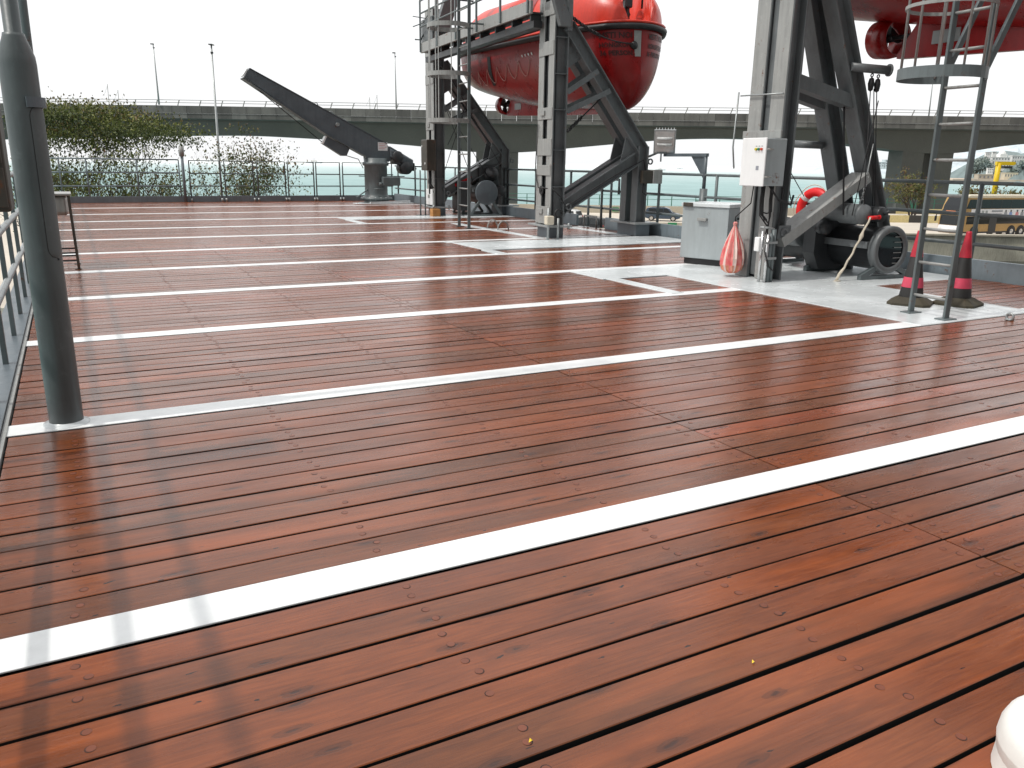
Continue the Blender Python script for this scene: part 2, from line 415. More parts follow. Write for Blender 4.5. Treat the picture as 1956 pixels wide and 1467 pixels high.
for k, (a, b, c, d) in enumerate(PLATES):
    s = MB(); s.bbox(a, b, c, d, -.029, .0075 + .0004 * k, .003, seg=1); struct(s.build('deck_plate', M['plate']))
wt = MB()   # waterway edge on the left: dark gutter, pale lip and flat coaming
wt.box(-.475, -.452, -3.2, 30, -.03, .012); struct(wt.build('gutter_lip', M['greyl']))
wt = MB(); wt.box(-.60, -.478, -3.2, 30, -.05, .03); struct(wt.build('gutter_coaming', M['coam']))

# ------------------------------------------------------------------ left railing
rl = thing('side_railing', 'grey side railing of flat posts and round rails along the left deck edge', 'railing', (-.56, 14, 0))
for k in range(3):
    mb = MB(); mb.cyl((-.53, -3, (.48, .87, 1.26)[k]), (-.53, 29.9, (.48, .87, 1.26)[k]), .026, n=10); mb.build('rail', M['galv'], rl)
for i in range(31):
    y = 1.25 + 1.06 * i - 4.24
    mb = MB(); mb.bbox(-.56, -.525, y - .025, y + .025, .02, 1.27, .003, seg=1); mb.build('post', M['rail'], rl)

# ------------------------------------------------------------------ large light mast at the left, thin pole behind it
pl = thing('light_mast', 'thick grey steel mast with a tapered collar standing on the second white strip', 'pole', (-.166, 4.98, 0))
mb = MB(); mb.lathe((-.166, 4.98, 0), [(.086, .003), (.086, 1.89), (.083, 1.93), (.052, 2.02), (.049, 2.035), (.0395, 2.037), (.0395, 6.2)], 32); mb.build('shaft', M['pole'], pl)
mb = MB(); mb.lathe((-.166, 4.98, 0), [(.12, .003), (.118, .008), (.095, .012), (.087, .02)], 32); mb.build('weld_ring', M['plate'], pl)
def onpole(ang, z, r): return V((-.166 + r * math.cos(ang), 4.98 + r * math.sin(ang), z))
mb = MB()   # access door, a curved panel proud of the shaft facing the deck
a0, a1 = R(-72), R(-5); zz = [(.82, .012), (.79, .1)]
outl = []
for i in range(24):
    for j in range(12):
        pass
def panel(mb, r, a0, a1, z0, z1, rr, n=12):
    rows = 40; vs = []; fs = []
    for i in range(rows + 1):
        z = z0 + (z1 - z0) * i / rows; c = 0
        dz = min(z - z0, z1 - z)
        if dz < rr: c = rr - math.sqrt(max(0, rr * rr - (rr - dz) ** 2))
        da = c / r
        for j in range(n + 1): vs.append(onpole(a0 + da + (a1 - a0 - 2 * da) * j / n, z, r))
    for i in range(rows):
        for j in range(n): fs.append((i * (n + 1) + j, i * (n + 1) + j + 1, (i + 1) * (n + 1) + j + 1, (i + 1) * (n + 1) + j))
    mb.add(vs, fs, True)
mb = MB(); panel(mb, .0872, a0 - .03, a1 + .03, .917, 1.703, .063); mb.build('door_seam', M['black'], pl)
mb = MB(); panel(mb, .0882, a0, a1, .92, 1.70, .06); mb.build('access_door', M['pole'], pl)
mb = MB(); 
for i in range(10):
    b0, b1 = a0 - .12 + (a1 - a0 + .2) * i / 10, a0 - .12 + (a1 - a0 + .2) * (i + 1) / 10
    vs = [onpole(a, z, r) for a in (b0, b1) for z in (1.685, 1.735) for r in (.0875, .104)]
    mb.add(vs, [(0, 1, 3, 2), (4, 6, 7, 5), (0, 4, 5, 1), (2, 3, 7, 6), (0, 2, 6, 4), (1, 5, 7, 3)])
mb.build('hood', M['coam'], pl)
tp = MB(); tp.tube([(-.15, 6.3, .03), (-.135, 6.1, 2.2), (-.105, 5.9, 5.4)], .027, 12); tag(tp.build('thin_pole', M['rail'], loc=(-.15, 6.3, 0)), 'thin pale grey pole rising just behind the thick mast', 'pole')
bx = thing('junction_box', 'dark brown steel box hung on the left railing in front of the mast', 'box', (-.4, 4.1, 1.22))
mb = MB(); mb.bbox(-.56, -.226, 4.0, 4.26, 1.222, 1.72, .012); mb.build('casing', M['brown'], bx)
mb = MB(); mb.bbox(-.55, -.236, 3.985, 4.0, 1.24, 1.40, .004); mb.bbox(-.55, -.236, 3.985, 4.0, 1.42, 1.70, .004); mb.build('cover', M['brown'], bx)
mb = MB(); mb.box(-.53, -.50, 4.1, 4.15, 1.0, 1.222); mb.build('bracket', M['dark'], bx)

# stainless sink table behind the mast
sk = thing('sink_table', 'stainless steel sink table with splayed brown legs behind the mast', 'sink', (-.25, 12.3, 0))
mb = MB(); mb.bbox(-.50, -.005, 12.14, 12.85, .955, .985, .008); mb.build('top', M['steel'], sk)
mb = MB(); mb.bbox(-.40, -.055, 12.22, 12.75, .70, .955, .05, seg=3); mb.build('basin', M['steel'], sk)
mb = MB()
for x, y in ((-.04, 12.18), (-.47, 12.18), (-.04, 12.80), (-.47, 12.80)):
    mb = MB(); mb.bar((x, y, .955), (x + (.02 if x > -.2 else -.0), y, .002), .032, .032, (1, 0, 0)); mb.box(x - .03 if x > -.2 else x - .03, x + .05, y - .025, y + .025, .002, .008); mb.build('leg', M['brown'], sk)
for z in (.12, .22):
    for y in (12.18, 12.80): mb = MB(); mb.bar((-.47, y, z), (-.03, y, z), .02, .02); mb.build('stretcher', M['dark'], sk)

# ------------------------------------------------------------------ far railing (Y about 30.1): long left section, lift-out panels
YR = 30.12
def gx(px): return G(px, 384).x
fc = MB(); fc.bbox(-.62, 10.95, YR - .02, YR + .02, -.04, .20, .006); tag(fc.build('toe_plate', M['toe'], loc=(5, YR, 0)), 'blue grey toe plate running under the far railing', 'toe plate')
fr = thing('far_railing', 'long three rail section of the far railing in front of the left tree', 'railing', (1.5, YR, 0))
x1 = 3.28
for z in (.53, .96, 1.39):
    mb = MB(); mb.cyl((-.6, YR, z), (x1, YR, z), .024, n=8); mb.build('rail', M['toe'], fr)
for px in (128, 168, 258, 345):
    x = {128: -.25, 168: .52, 258: 2.0, 345: 3.3}[px]
    mb = MB(); mb.cyl((x, YR + .0, .2), (x, YR, 1.39), .022, n=8); mb.build('post', M['toe'], fr)
tpst = thing('corner_post', 'tall light grey post with a thick sleeve head between far railing and panels', 'post', (3.42, YR - .06, 0))
mb = MB(); mb.cyl((3.42, YR - .06, .002), (3.42, YR - .06, 1.75), .05, n=12); mb.build('shaft', M['toe'], tpst)
mb = MB(); mb.cyl((3.42, YR - .06, 1.5), (3.42, YR - .06, 1.82), .085, n=14); mb.build('sleeve', M['greyl'], tpst)
PAN = [(355, 416), (425, 484), (492, 551), (556, 612), (617, 671), (677, 735)]
XP = [(3.62, 4.62), (4.76, 5.72), (5.86, 6.83), (6.93, 7.86), (7.95, 8.83), (8.94, 9.9)]
first = None
LB = ['lift-out railing panel beside the tall sleeved post', 'lift-out railing panel right of the bush centre, second from the tall post', 'lift-out railing panel third from the tall post, bush ends behind it',
      'lift-out railing panel framing only open sea, fourth from the tall post', 'lift-out railing panel framing sea just left of the crane', 'lift-out railing panel partly behind the crane pedestal']
for (xa, xb), lb in zip(XP, LB):
    p = thing('lift_out_railing', lb, 'railing panel', (xa, YR, 0), 'lift-out panels of the far railing')
    mb = MB(); mb.tube([(xa, YR, .03), (xa - .0, YR, 1.37), (xb, YR, 1.37), (xb, YR, .03)], .026, 8); mb.build('frame', M['rail'], p)
    for z in (.53, .95):
        mb = MB(); mb.cyl((xa, YR, z), (xb, YR, z), .02, n=8); mb.build('rail', M['rail'], p)
    for x in (xa, xb):
        mb = MB(); mb.cyl((x, YR - .05, .002), (x, YR - .05, .12), .04, n=10); mb.build('socket', M['galv'], p)
p = thing('railing_section', 'far railing section right of the crane winch', 'railing', (10.4, YR, 0))
for z in (.53, .95, 1.37):
    mb = MB(); mb.cyl((10.0, YR, z), (10.9, YR, z), .022, n=8); mb.build('rail', M['rail'], p)
for x in (10.02, 10.85):
    mb = MB(); mb.cyl((x, YR, .2), (x, YR, 1.37), .024, n=8); mb.build('post', M['rail'], p)

# ------------------------------------------------------------------ right bulwark plate and railing
XB = 10.95
def AXp(px, py, X): d = ray(px, py); return CAM + d * (X / d.x)
ya_, yb_ = AXp(1157, 436, XB).y, AXp(1103, 430, XB).y          # open gateway in the bulwark
for y0_, y1_, lb_ in ((-3, ya_, 'long low blue grey bulwark plate along the right deck edge, nearer than the gateway'), (yb_, 30.1, 'low blue grey bulwark plate beyond the gateway by the far davit frame')):
    bw = MB(); bw.bbox(XB - .03, XB + .03, y0_, y1_, -.05, .26, .008); tag(bw.build('bulwark_plate', M['toe'], loc=(XB, (y0_ + y1_) / 2, 0)), lb_, 'bulwark')
rr = thing('side_railing', 'grey three rail railing along the right deck edge beside the davits', 'railing', (XB, 14, 0))
for z in (.46, .86, 1.28):
    mb = MB(); mb.cyl((XB, -3, z), (XB, 30, z), .027, n=10); mb.build('rail', M['rail'], rr)
for i in range(20):
    y = 6.95 + 1.75 * (i - 5)
    if y > 30: break
    mb = MB(); mb.cyl((XB, y, .24), (XB, y, 1.28), .03, n=10); mb.build('post', M['rail'], rr)
gp = MB(); gp.tube([(XB - .1, ya_ + .25, .003), (XB - .1, ya_ + .25, .26), (XB - .1, yb_ - .45, .26), (XB - .1, yb_ - .45, .003)], .022, 8); tag(gp.build('step_hoop', M['greyl'], loc=(XB - .1, (ya_ + yb_) / 2, 0)), 'pale hoop standing in the bulwark gateway in front of the black car', 'hoop')
# boom rest: post with gusset arm above the right rail
gt = thing('gate_frame', 'small square pipe frame above the right railing beside the davit legs', 'gate', (XB, AXp(1152, 400, XB).y, 0))
yg0, yg1 = AXp(1152, 400, XB).y, AXp(1184, 400, XB).y
mb = MB(); mb.tube([(XB - .05, yg0, .02), (XB - .05, yg0, 1.12), (XB - .05, yg1, 1.12), (XB - .05, yg1, .8)], .03, 8); mb.build('frame', M['rail'], gt)
mb = MB(); mb.cyl((XB - .05, AXp(1127, 400, XB).y, .02), (XB - .05, AXp(1127, 400, XB).y, .85), .03, n=8); mb.build('post', M['rail'], gt)
bo = thing('boom_rest', 'grey post with a gusseted horizontal arm above the right railing', 'post', (XB, 11.95, 0))
pb = DP(1350, 294, 1); 
def AXp(px, py, X): d = ray(px, py); return CAM + d * (X / d.x)
tp0 = AXp(1349, 296, XB); y0 = tp0.y
mb = MB(); mb.cyl((XB, y0, .02), (XB, y0, 1.02), .075, n=16); mb.build('sleeve', M['rail'], bo)
mb = MB(); mb.cyl((XB, y0, 1.02), (XB, y0, tp0.z), .035, n=12); mb.build('shaft', M['coam'], bo)
arm0 = AXp(1270, 296, XB)
mb = MB(); mb.bar((XB, y0 - .04, tp0.z), (XB, arm0.y, tp0.z), .07, .06); mb.build('arm', M['coam'], bo)
mb = MB(); mb.prism([(0, 0), (.42, 0), (0, -.45)], lambda p, q, s: V((XB + s, y0 + p, tp0.z - .03 + q)), -.01, .01); mb.build('gusset', M['coam'], bo)

# ------------------------------------------------------------------ boat davits
def column(mb_list, b0, ztop, zb=.26):
    pass
def davit_frame(root, b, ztop, kind):
    """two parallel plane frames, b (near) and b+.5 (far)"""
    for q in (b, b + (.42 if kind != 'tall' else .40)):
        c = MB()
        if kind != 'tall':
            c.ibeam(L(.15, q + .12, .26), L(.15, q + .12, ztop), .24, .30, EX, .022)
            for z in (.26, 1.0, 1.7, 2.45, 3.1, 3.75, 4.3):
                if z < ztop: c.box(.012, .288, q + .01, q + .23, z, z + .015, L)
        else:
            c.ibeam(L(.11, q + .12, .01), L(.11, q + .12, ztop), .26, .22, EX, .024)
        c.build('column', M['grey'], root)
    c = MB()
    if kind != 'tall':
        for z0, z1 in ((.28, .62), (1.22, 1.42), (1.6, 1.92), (2.28, 2.50), (3.45, 3.7), (4.15, 4.4)):
            if z0 < ztop: c = MB(); c.bbox(-.022, -.002, b + .02, b + .64, z0, z1, .004, L, 1); c.build('tie_plate', M['greyl'], root)
        for z0 in (.42, 2.3): c = MB(); c.bbox(-.05, -.022, b + .3, b + .46, z0 + .05, z0 + .15, .006, L, 1); c.build('bolt_box', M['greyl'], root)
    else:
        for z0, z1 in ((1.80, 1.90), (3.9, 4.0)): c = MB(); c.bbox(-.03, -.002, b - .02, b + .70, z0, z1, .004, L, 1); c.build('tie_plate', M['greyl'], root)
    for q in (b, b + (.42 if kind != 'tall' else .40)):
        g = MB(); g.bbox(-.006, -.0005, q + .004, q + (.236 if kind != 'tall' else .246), .27 if kind != 'tall' else .012, ztop, .001, L, 1); g.build('sunlit_column_face', M['greyl'], root)  # sun-side brightness painted in: thin lighter grey facings on the columns
    g = MB(); g.box(.05, .07, b + .02, b + (.65 if kind != 'tall' else .63), .05 if kind == 'tall' else .3, ztop, L); g.build('web_plate', M['dark'] if kind != 'tall' else M['grey'], root)

dv = thing('boat_davit', 'grey steel boat davit holding the far red lifeboat over two A shaped frames', 'davit', L(0, 0, 0))
ZT = 5.3
for b in (0, 7.0):
    davit_frame(dv, b, ZT, 'A')
    for q in (b + .12, b + .54):
        s = MB(); s.ibeam(L(.30, q, 3.98), L(2.11, q, 1.74), .22, .26, (.7, 0, .7), .02); s.build('strut', M['grey'], dv)
        s = MB(); s.ibeam(L(.30, q, .62), L(1.99, q, 1.58), .22, .26, (-.4, 0, .9), .02); s.build('brace', M['grey'], dv)
        s = MB(); s.ibeam(L(2.12, q, .29), L(2.12, q, 1.82), .22, .24, EX, .02); s.build('leg', M['grey'], dv)
        s = MB()
        s.prism([(1.62, 1.47), (2.06, 1.70), (2.06, 2.0), (1.78, 2.2)], lambda p, z, t, q=q: L(p, q + t, z), -.012, .012); s.build('gusset', M['grey'], dv); s = MB()
        s.prism([(.3, 3.2), (.62, 3.4), (.62, 3.7), (.3, 3.95)], lambda p, z, t, q=q: L(p, q + t, z), -.012, .012); s.build('gusset', M['grey'], dv); s = MB()
        s.prism([(.302, .3), (.302, .56), (.55, .74)], lambda p, z, t, q=q: L(p, q + t, z), -.012, .012)
        s.build('gusset', M['grey'], dv)
        for k in (3.2, 2.85):
            x = .3 + (3.98 - k) * 1.87 / 2.26
            s = MB(); s.bar(L(.302, q - .112, k - .42), L(x + .02, q - .112, k), .012, .1, (0, 0, 1)); s.build('stay_plate', M['grey'], dv)
    s = MB(); s.bar(L(2.12, b + .25, 1.76), L(2.12, b + .42, 1.76), .18, .1); s.build('cross_tie', M['grey'], dv); s = MB(); s.bar(L(1.1, b + .12, 3.0), L(1.1, b + .64, 3.0), .1, .1); s.build('cross_tie', M['grey'], dv)
    s = MB(); s.bbox(.02, .34, b + .08, b + .62, .0, .22, .006, L, 1); s.build('pedestal', M['coam'], dv)
    s = MB(); s.bbox(-.1, .46, b - .08, b + .84, .221, .258, .006, L, 1)
    for x, y in ((-.05, -.03), (.4, -.03), (.4, .78)): s.cyl(L(x, b + y, .18), L(x, b + y, .30), .025, n=8)
    s.build('base_plate', M['galv'], dv)
    s = MB(); s.bbox(2.0, 2.34, b - .02, b + .72, .0, .25, .006, L, 1); s.build('pedestal', M['coam'], dv)
    s = MB(); s.bbox(1.9, 2.5, b - .12, b + .86, .251, .29, .006, L, 1); s.build('base_plate', M['galv'], dv)
    s = MB(); s.torus(L(2.36, b + .12, 1.52), EY, .05, .016, 14, 6); s.torus(L(.40, b + .0, .62), EY, .05, .02, 14, 6); s.build('padeye', M['grey'], dv)
    s = MB(); s.cyl(L(-.03, b + .4, .93), L(.02, b + .4, .93), .085, n=16); s.cyl(L(-.045, b + .4, .93), L(-.03, b + .4, .93), .03, n=10); s.build('sheave', M['black'], dv)
# walkway between the frames
w = MB(); w.bbox(-.34, -.28, .40, 7.05, 4.18, 4.42, .006, L, 1); w.build('walkway_fascia', M['greyl'], dv)
w = MB(); w.box(-.279, -.05, .42, 7.05, 4.19, 4.22, L)
for k in range(8): w.box(-.275, -.055, .5 + k * .85, .56 + k * .85, 4.08, 4.189, L)
w.box(-.24, -.06, .45, 6.95, 3.95, 4.079, L); w.box(.32, .75, .8, 6.9, 4.19, 4.3, L); w.build('walkway_floor', M['dark'], dv)
for k in range(6):
    if True:
        w = MB(); w.bbox(-.375, -.342, .46 + k * 1.3, .52 + k * 1.3, 4.2, 5.45, .004, L, 1); w.build('stanchion', M['rail'], dv)
for z in (4.8, 5.12, 5.42):
    w = MB(); w.cyl(L(-.358, .46, z), L(-.358, 7.0, z), .022, n=8); w.build('handrail', M['rail'], dv)
# davit arms that hold the hooks, cranked over the boat
for b in (.3, 6.1):
    w = MB(); w.bar(L(-.1, b, 4.6), L(.35, b, 5.9), .22, .34, EX); w.bar(L(.30, b, 5.8), L(2.2, b, 6.3), .22, .34); w.build('arm', M['grey'], dv)
    w = MB(); w.cyl(L(2.07, b, 4.45), L(2.07, b, 6.1), .02, n=8); w.build('fall_wire', M['wire'], dv)
w = MB(); w.bbox(-.02, .22, -.14, -.02, 3.92, 4.42, .01, lambda x, y, z: L(x + (z - 4.1) * -.35, y, z), 1); w.box(.2, .3, -.12, -.02, 3.86, 4.5, lambda x, y, z: L(x, y, z)); w.build('latch_plate', M['grey'], dv)
# gear boxes of the far frame's head
w = MB(); w.bbox(-.27, .15, 6.3, 7.2, 4.43, 5.0, .03, L); w.build('head_box', M['grey'], dv)
w = MB(); w.tube([L(-.55, 7.0, 4.8), L(-.3, 6.95, 4.9), L(-.1, 6.9, 5.2)], .014, 6); w.tube([L(-.55, 7.0, 5.05), L(-.1, 6.9, 5.0)], .012, 6); w.tube([L(-.5, 7.0, 4.5), L(-.34, 7.0, 4.5), L(-.2, 7.0, 4.75)], .02, 6); w.build('lever', M['rail'], dv)
# wires in the far frame
w = MB()
for p, q in ((L(.3, 7.6, 3.3), L(1.6, 6.8, .9)), (L(.5, 7.0, 3.6), L(1.9, 6.6, 1.2)), (L(.2, 6.7, 2.9), L(1.1, 6.9, .9)), (L(.35, 6.9, 1.9), L(1.0, 7.3, 2.9)), (L(.5, 7.6, 1.2), L(.9, 6.7, 3.2))): w.cyl(p, q, .009, n=6)
w.build('fall_wire', M['wire'], dv)
# cable down the near frame
w = MB(); w.tube([L(-.03, .6, 2.2), L(-.035, .66, 1.3), L(-.04, .5, .98), L(.02, -.01, .97), L(.2, -.02, .82), L(.33, -.02, .62), L(.5, -.02, .72), L(1.4, -.015, 1.22), L(2.1, -.02, 1.55), L(2.2, -.02, 1.2)], .012, 6); w.build('cable', M['black'], dv)

# small gear at the near frame's foot
gs = thing('pipe_stand', 'two short galvanised pipes with a cream valve and black ring at the near davit foot', 'pipe stand', L(-.15, -.25, 0))
for x, h in ((-.2, .62), (.02, .42)):
    w = MB(); w.cyl(L(x, -.3, .003), L(x, -.3, h), .022, n=8); w.build('pipe', M['galv'], gs)
w = MB(); w.bbox(-.26, -.10, -.37, -.23, .30, .47, .02, L); w.build('valve', M['rope'], gs)
w = MB(); w.torus(L(.12, -.12, .50), EY, .075, .022, 18, 8); w.bbox(.04, .2, -.14, -.10, .28, .42, .01, L); w.build('ring', M['black'], gs)
cb = MB(); cb.tube([L(.1, -.12, .4), L(.12, -.2, .2), L(.03, -.3, .03)], .012, 6); cb.build('cable', M['black'], gs)

# brown cable box at the far frame
bb = thing('cable_box', 'weathered dark brown box on the left face of the far davit frame', 'box', L(-.3, 7.0, 1.15))
w = MB(); w.bbox(-.30, -.03, 6.75, 7.25, 1.22, 2.02, .02, L); w.build('casing', M['brown'], bb)
w = MB(); w.cyl(L(-.31, 6.9, 1.4), L(-.295, 6.9, 1.4), .03, n=10); w.cyl(L(-.31, 7.15, 1.85), L(-.295, 7.15, 1.85), .025, n=10); w.build('gland', M['reflect'], bb)
w = MB(); w.tube([L(-.18, 6.9, 1.22), L(-.18, 6.9, .9), L(-.08, 6.9, .75)], .03, 6); w.tube([L(-.12, 7.05, 1.22), L(-.15, 7.0, .6)], .02, 6); w.build('cable', M['black'], bb)
cp = thing('conduit_stand', 'pair of thin grey conduits rising left of the far davit frame', 'pipe stand', L(-.22, 7.3, 0))
for x in (-.3, -.16):
    w = MB(); w.cyl(L(x, 7.35, .003), L(x, 7.35, 1.22), .022, n=8); w.build('pipe', M['rail'], cp)
w = MB(); w.bbox(-.42, -.1, 7.25, 7.45, .003, .02, .004, L, 1); w.build('foot', M['dark'], cp)
tb = MB(); tb.bbox(-.16, .06, 6.72, 6.98, .008, .21, .01, L); tb.box(-.165, .065, 6.71, 6.985, .1, .115, L); tag(tb.build('timber_block', M['timber'], loc=L(-.05, 6.85, 0)), 'orange brown timber block at the foot of the far davit frame', 'block')
wc = MB(); wc.bbox(-.045, -.024, 7.08, 7.62, .3, .72, .004, L, 1); wc.build('cover_plate', M['cab'], dv)

# ------------------------------------------------------------------ lifeboats
def hullpt(s, sg, tau):
    """s from stem (0) to stern (6.3); tau 0 keel .. 1 gunwale"""
    ln = 7.8
    sb = min(1, s / 1.9); st = min(1, (ln - s) / 1.2)
    wb = (1 - (1 - sb) ** 2.5) ** .52; ws = (1 - (1 - st) ** 2.4) ** .5
    hw = 1.12 * wb * (.72 + .28 * ws)
    zg = 4.06 + .034 * s + .08 * (1 - sb) ** 2
    zk = 2.50 + .065 * s
    if s < .7: zk += .75 * (1 - s / .7) ** 2.6
    if s > 3.8: zk += .24 * ((s - 3.8) / 2.9) ** 1.4
    e = .5 * (1 - sb) + .44; e = e + .0
    full = .62 + .38 * sb
    p = 2.2 + 1.5 * sb
    f = (1 - (1 - tau) ** p) ** (.5 + .14 * (1 - sb))
    f = f * (.93 + .07 * tau)
    return V((2.07 + sg * hw * f, .22 + s, zk + (zg - zk) * tau))
def hullz(s, sg, z, off=.006):
    lo, hi = 0, 1
    for _ in range(30):
        m = (lo + hi) / 2
        if hullpt(s, sg, m).z < z: lo = m
        else: hi = m
    p = hullpt(s, sg, lo); d1 = hullpt(s + .02, sg, lo) - p; d2 = hullpt(s, sg, min(1, lo + .02)) - p
    n = d1.cross(d2)
    n.normalize()
    if n.x * sg < 0: n = -n
    return p + n * off
LL = lambda p: L(*p)
def make_text(body, size):
    cu = bpy.data.curves.new('t', 'FONT'); cu.body = body; cu.size = size; cu.resolution_u = 2; cu.offset = .004
    o = bpy.data.objects.new('t', cu); COL.objects.link(o); bpy.context.view_layer.update()
    me = bpy.data.meshes.new_from_object(o.evaluated_get(bpy.context.evaluated_depsgraph_get()))
    vs = [tuple(v.co) for v in me.vertices]; fs = [list(p.vertices) for p in me.polygons]
    bpy.data.objects.remove(o); bpy.data.curves.remove(cu); bpy.data.meshes.remove(me)
    xs = [v[0] for v in vs]; w = max(xs) - min(xs); x0 = min(xs)
    return [(v[0] - x0, v[1]) for v in vs], fs, w

lb = thing('lifeboat', 'enclosed red lifeboat hanging in the middle davit, black fender and lettered bow', 'lifeboat', L(2.07, 3.4, 2.5))
h = MB(); S = 46; Tn = 16; vs = []; fs = []
ss = [7.8 * (.5 - .5 * math.cos(math.pi * i / S)) for i in range(S + 1)]
ss[0] = 0; ss[-1] = 7.7995
ring = 2 * Tn + 1
for s in ss:
    for k in range(-Tn, Tn + 1): vs.append(LL(hullpt(s, 1 if k > 0 else -1, (abs(k) / Tn) ** 1.5)))
for i in range(S):
    for k in range(ring - 1): fs.append((i * ring + k, i * ring + k + 1, (i + 1) * ring + k + 1, (i + 1) * ring + k))
h.add(vs, fs, True); h.build('hull', M['red'], lb)
# canopy
def canpt(s, th):
    w = hullpt(s, 1, 1); hw = (w.x - 2.07) * .97; zg = w.z
    sb = min(1, s / 2.2); st = min(1, (7.8 - s) / 1.2)
    H = 1.15 * (1 - (1 - sb) ** 2.2) ** .5 * (1 - (1 - st) ** 2.5) ** .5
    c, n = math.cos(th), math.sin(th)
    y = hw * math.copysign(abs(c) ** .75, c); z = H * abs(n) ** .8
    # recess for the release hook at the bow
    if s < 1.55:
        k = max(0, 1 - (abs(y) / .36) ** 4); k = min(1, k * 2.2); k *= min(1, max(0, (1.55 - s) / .15)); z = z * (1 - k) + min(z, .06 + .0 * s) * k
    return V((2.07 + y, w.y, zg + z))
c = MB(); vs = []; fs = []; A = 44
for s in ss:
    for k in range(A + 1): vs.append(LL(canpt(s, math.pi * k / A)))
for i in range(S):
    for k in range(A): fs.append((i * (A + 1) + k, i * (A + 1) + k + 1, (i + 1) * (A + 1) + k + 1, (i + 1) * (A + 1) + k))
c.add(vs, fs, True); c.build('canopy', M['orange'], lb)
f = MB()
loop = [hullpt(s, -1, 1) for s in ss] + [hullpt(s, 1, 1) for s in ss[::-1]]
loop = [p + V(((p.x - 2.07) * .035, (-.05 if p.y < .6 else 0), -.03)) for p in loop]
f.tube([LL(p) for p in loop], .062, 8, closed=True); f.build('fender', M['black'], lb)
f = MB(); f.tube([LL(p + V((0, 0, .085))) for p in loop], .028, 6, closed=True); f.build('gunwale_rim', M['orange'], lb)
# hatch windows on the canopy side
for s0 in (1.9, 3.0, 4.1):
    wnd = MB(); rows = []
    for s in (s0, s0 + .25, s0 + .5):
        rows.append([LL(canpt(s, math.pi - t) + V((-.012, 0, .004))) for t in (.42, .6, .78)])
    wnd.add([p for r_ in rows for p in r_], [(i * 3 + j, i * 3 + j + 1, i * 3 + j + 4, i * 3 + j + 3) for i in range(2) for j in range(2)]); wnd.build('window', M['red'], lb)
# release hook
k = MB(); b0 = hullpt(.62, 1, 1); zc = b0.z
k.lathe(L(2.07, .85, zc + .06), [(.13, 0), (.13, .04), (.07, .06), (.055, .2), (.075, .24), (.05, .3), (.05, .45)], 12)
k.bbox(1.99, 2.15, .76, .94, zc + .42, zc + .7, .03, L); k.torus(L(2.07, .85, zc + .8), EX, .11, .03, 14, 8); k.cyl(L(1.95, .8, zc + .1), L(2.0, .84, zc + .55), .035, n=8); k.build('release_hook', M['dark'], lb)
# keel, skeg, nozzle, propeller
k = MB()
k.prism([(.55, 2.62), (1.1, 2.50), (4.2, 2.60), (6.5, 2.70), (6.5, 2.76), (6.1, 3.3), (5.2, 3.1), (3.2, 2.8), (1.2, 2.64)], lambda p, z, t: L(2.07 + t, .22 + p, z), -.06, .06); k.build('keel', M['red'], lb)
k = MB(); nz = L(2.07, .22 + 6.74, 2.98)
k.lathe(nz, [(.21, -.16), (.245, -.17), (.26, 0), (.24, .17), (.215, .17), (.2, 0), (.21, -.16)], 28, EY); k.build('nozzle', M['red'], lb)
k = MB()
for i in range(3):
    t = 2 * math.pi * i / 3 + .4; r1 = EX * math.cos(t) + V((0, 0, 1)) * math.sin(t); r2 = EX * -math.sin(t) + V((0, 0, 1)) * math.cos(t)
    pts = [(0.03, -.05), (.1, -.1), (.18, -.1), (.195, 0), (.18, .1), (.1, .09), (.03, .05)]
    k.add([nz + r1 * a + r2 * b_ + EY * (b_ * .6) for a, b_ in pts], [tuple(range(7))])
k.lathe(nz, [(0, -.12), (.05, -.08), (.06, .08), (0, .14)], 12, EY); k.cyl(nz, nz - EY * .6, .03, n=8); k.build('propeller', M['dark'], lb)
k = MB(); k.bbox(2.0, 2.009, 5.8, 6.2, 2.82, 2.98, .004, L, 1); k.build('anode', M['galv'], lb); k = MB(); k.cyl(L(2.07, 6.96, 3.22), L(2.07, 6.96, 3.45), .04, n=8); k.build('rudder_stock', M['galv'], lb)
# webbing straps, grab lines and reflective tape on the inboard side
k = MB()
for s0, zl in ((5.2, 3.35), (1.6, 3.2)):
    for i in range(8):
        z0 = 4.02 - (4.02 - zl) * i / 8; z1 = 4.02 - (4.02 - zl) * (i + 1) / 8
        k.quad(LL(hullz(s0, -1, z0, .015)), LL(hullz(s0 + .2, -1, z0, .015)), LL(hullz(s0 + .2, -1, z1, .015)), LL(hullz(s0, -1, z1, .015)))
k.build('webbing_strap', M['black'], lb)
k = MB()
for s0 in (2.9, 3.55, 4.2, 4.85, 5.5, 6.1):
    pts = []
    for i in range(11):
        u = i / 10; pts.append(LL(hullz(s0 + .62 * u, -1, 3.74 - .34 * 4 * u * (1 - u), .02)))
    k.tube(pts, .008, 5)
k.build('grab_line', M['redrope'], lb)
k = MB()
for i in range(4):
    s0 = 2.75 + .17 * i; k = MB()
    k.quad(*[LL(hullz(s0 + a, -1, 3.80 + b_, .014)) for a, b_ in ((0, 0), (.07, .01), (.1, .06), (.03, .06))]); k.build('reflective_patch', M['reflect'], lb)
k = MB()
for sg, a0_, a1_ in ((-1, .001, .026),):
    for i in range(6):
        z1 = 3.55 + .08 * i
        k.quad(*[LL(hullz(s_, sg, zz_, .012)) for s_, zz_ in ((a0_, z1), (a1_, z1), (a1_, z1 + .08), (a0_, z1 + .08))])
k.build('reflective_patch', M['greyl'], lb)  # bow patch greyed: the shade on it is put into the colour
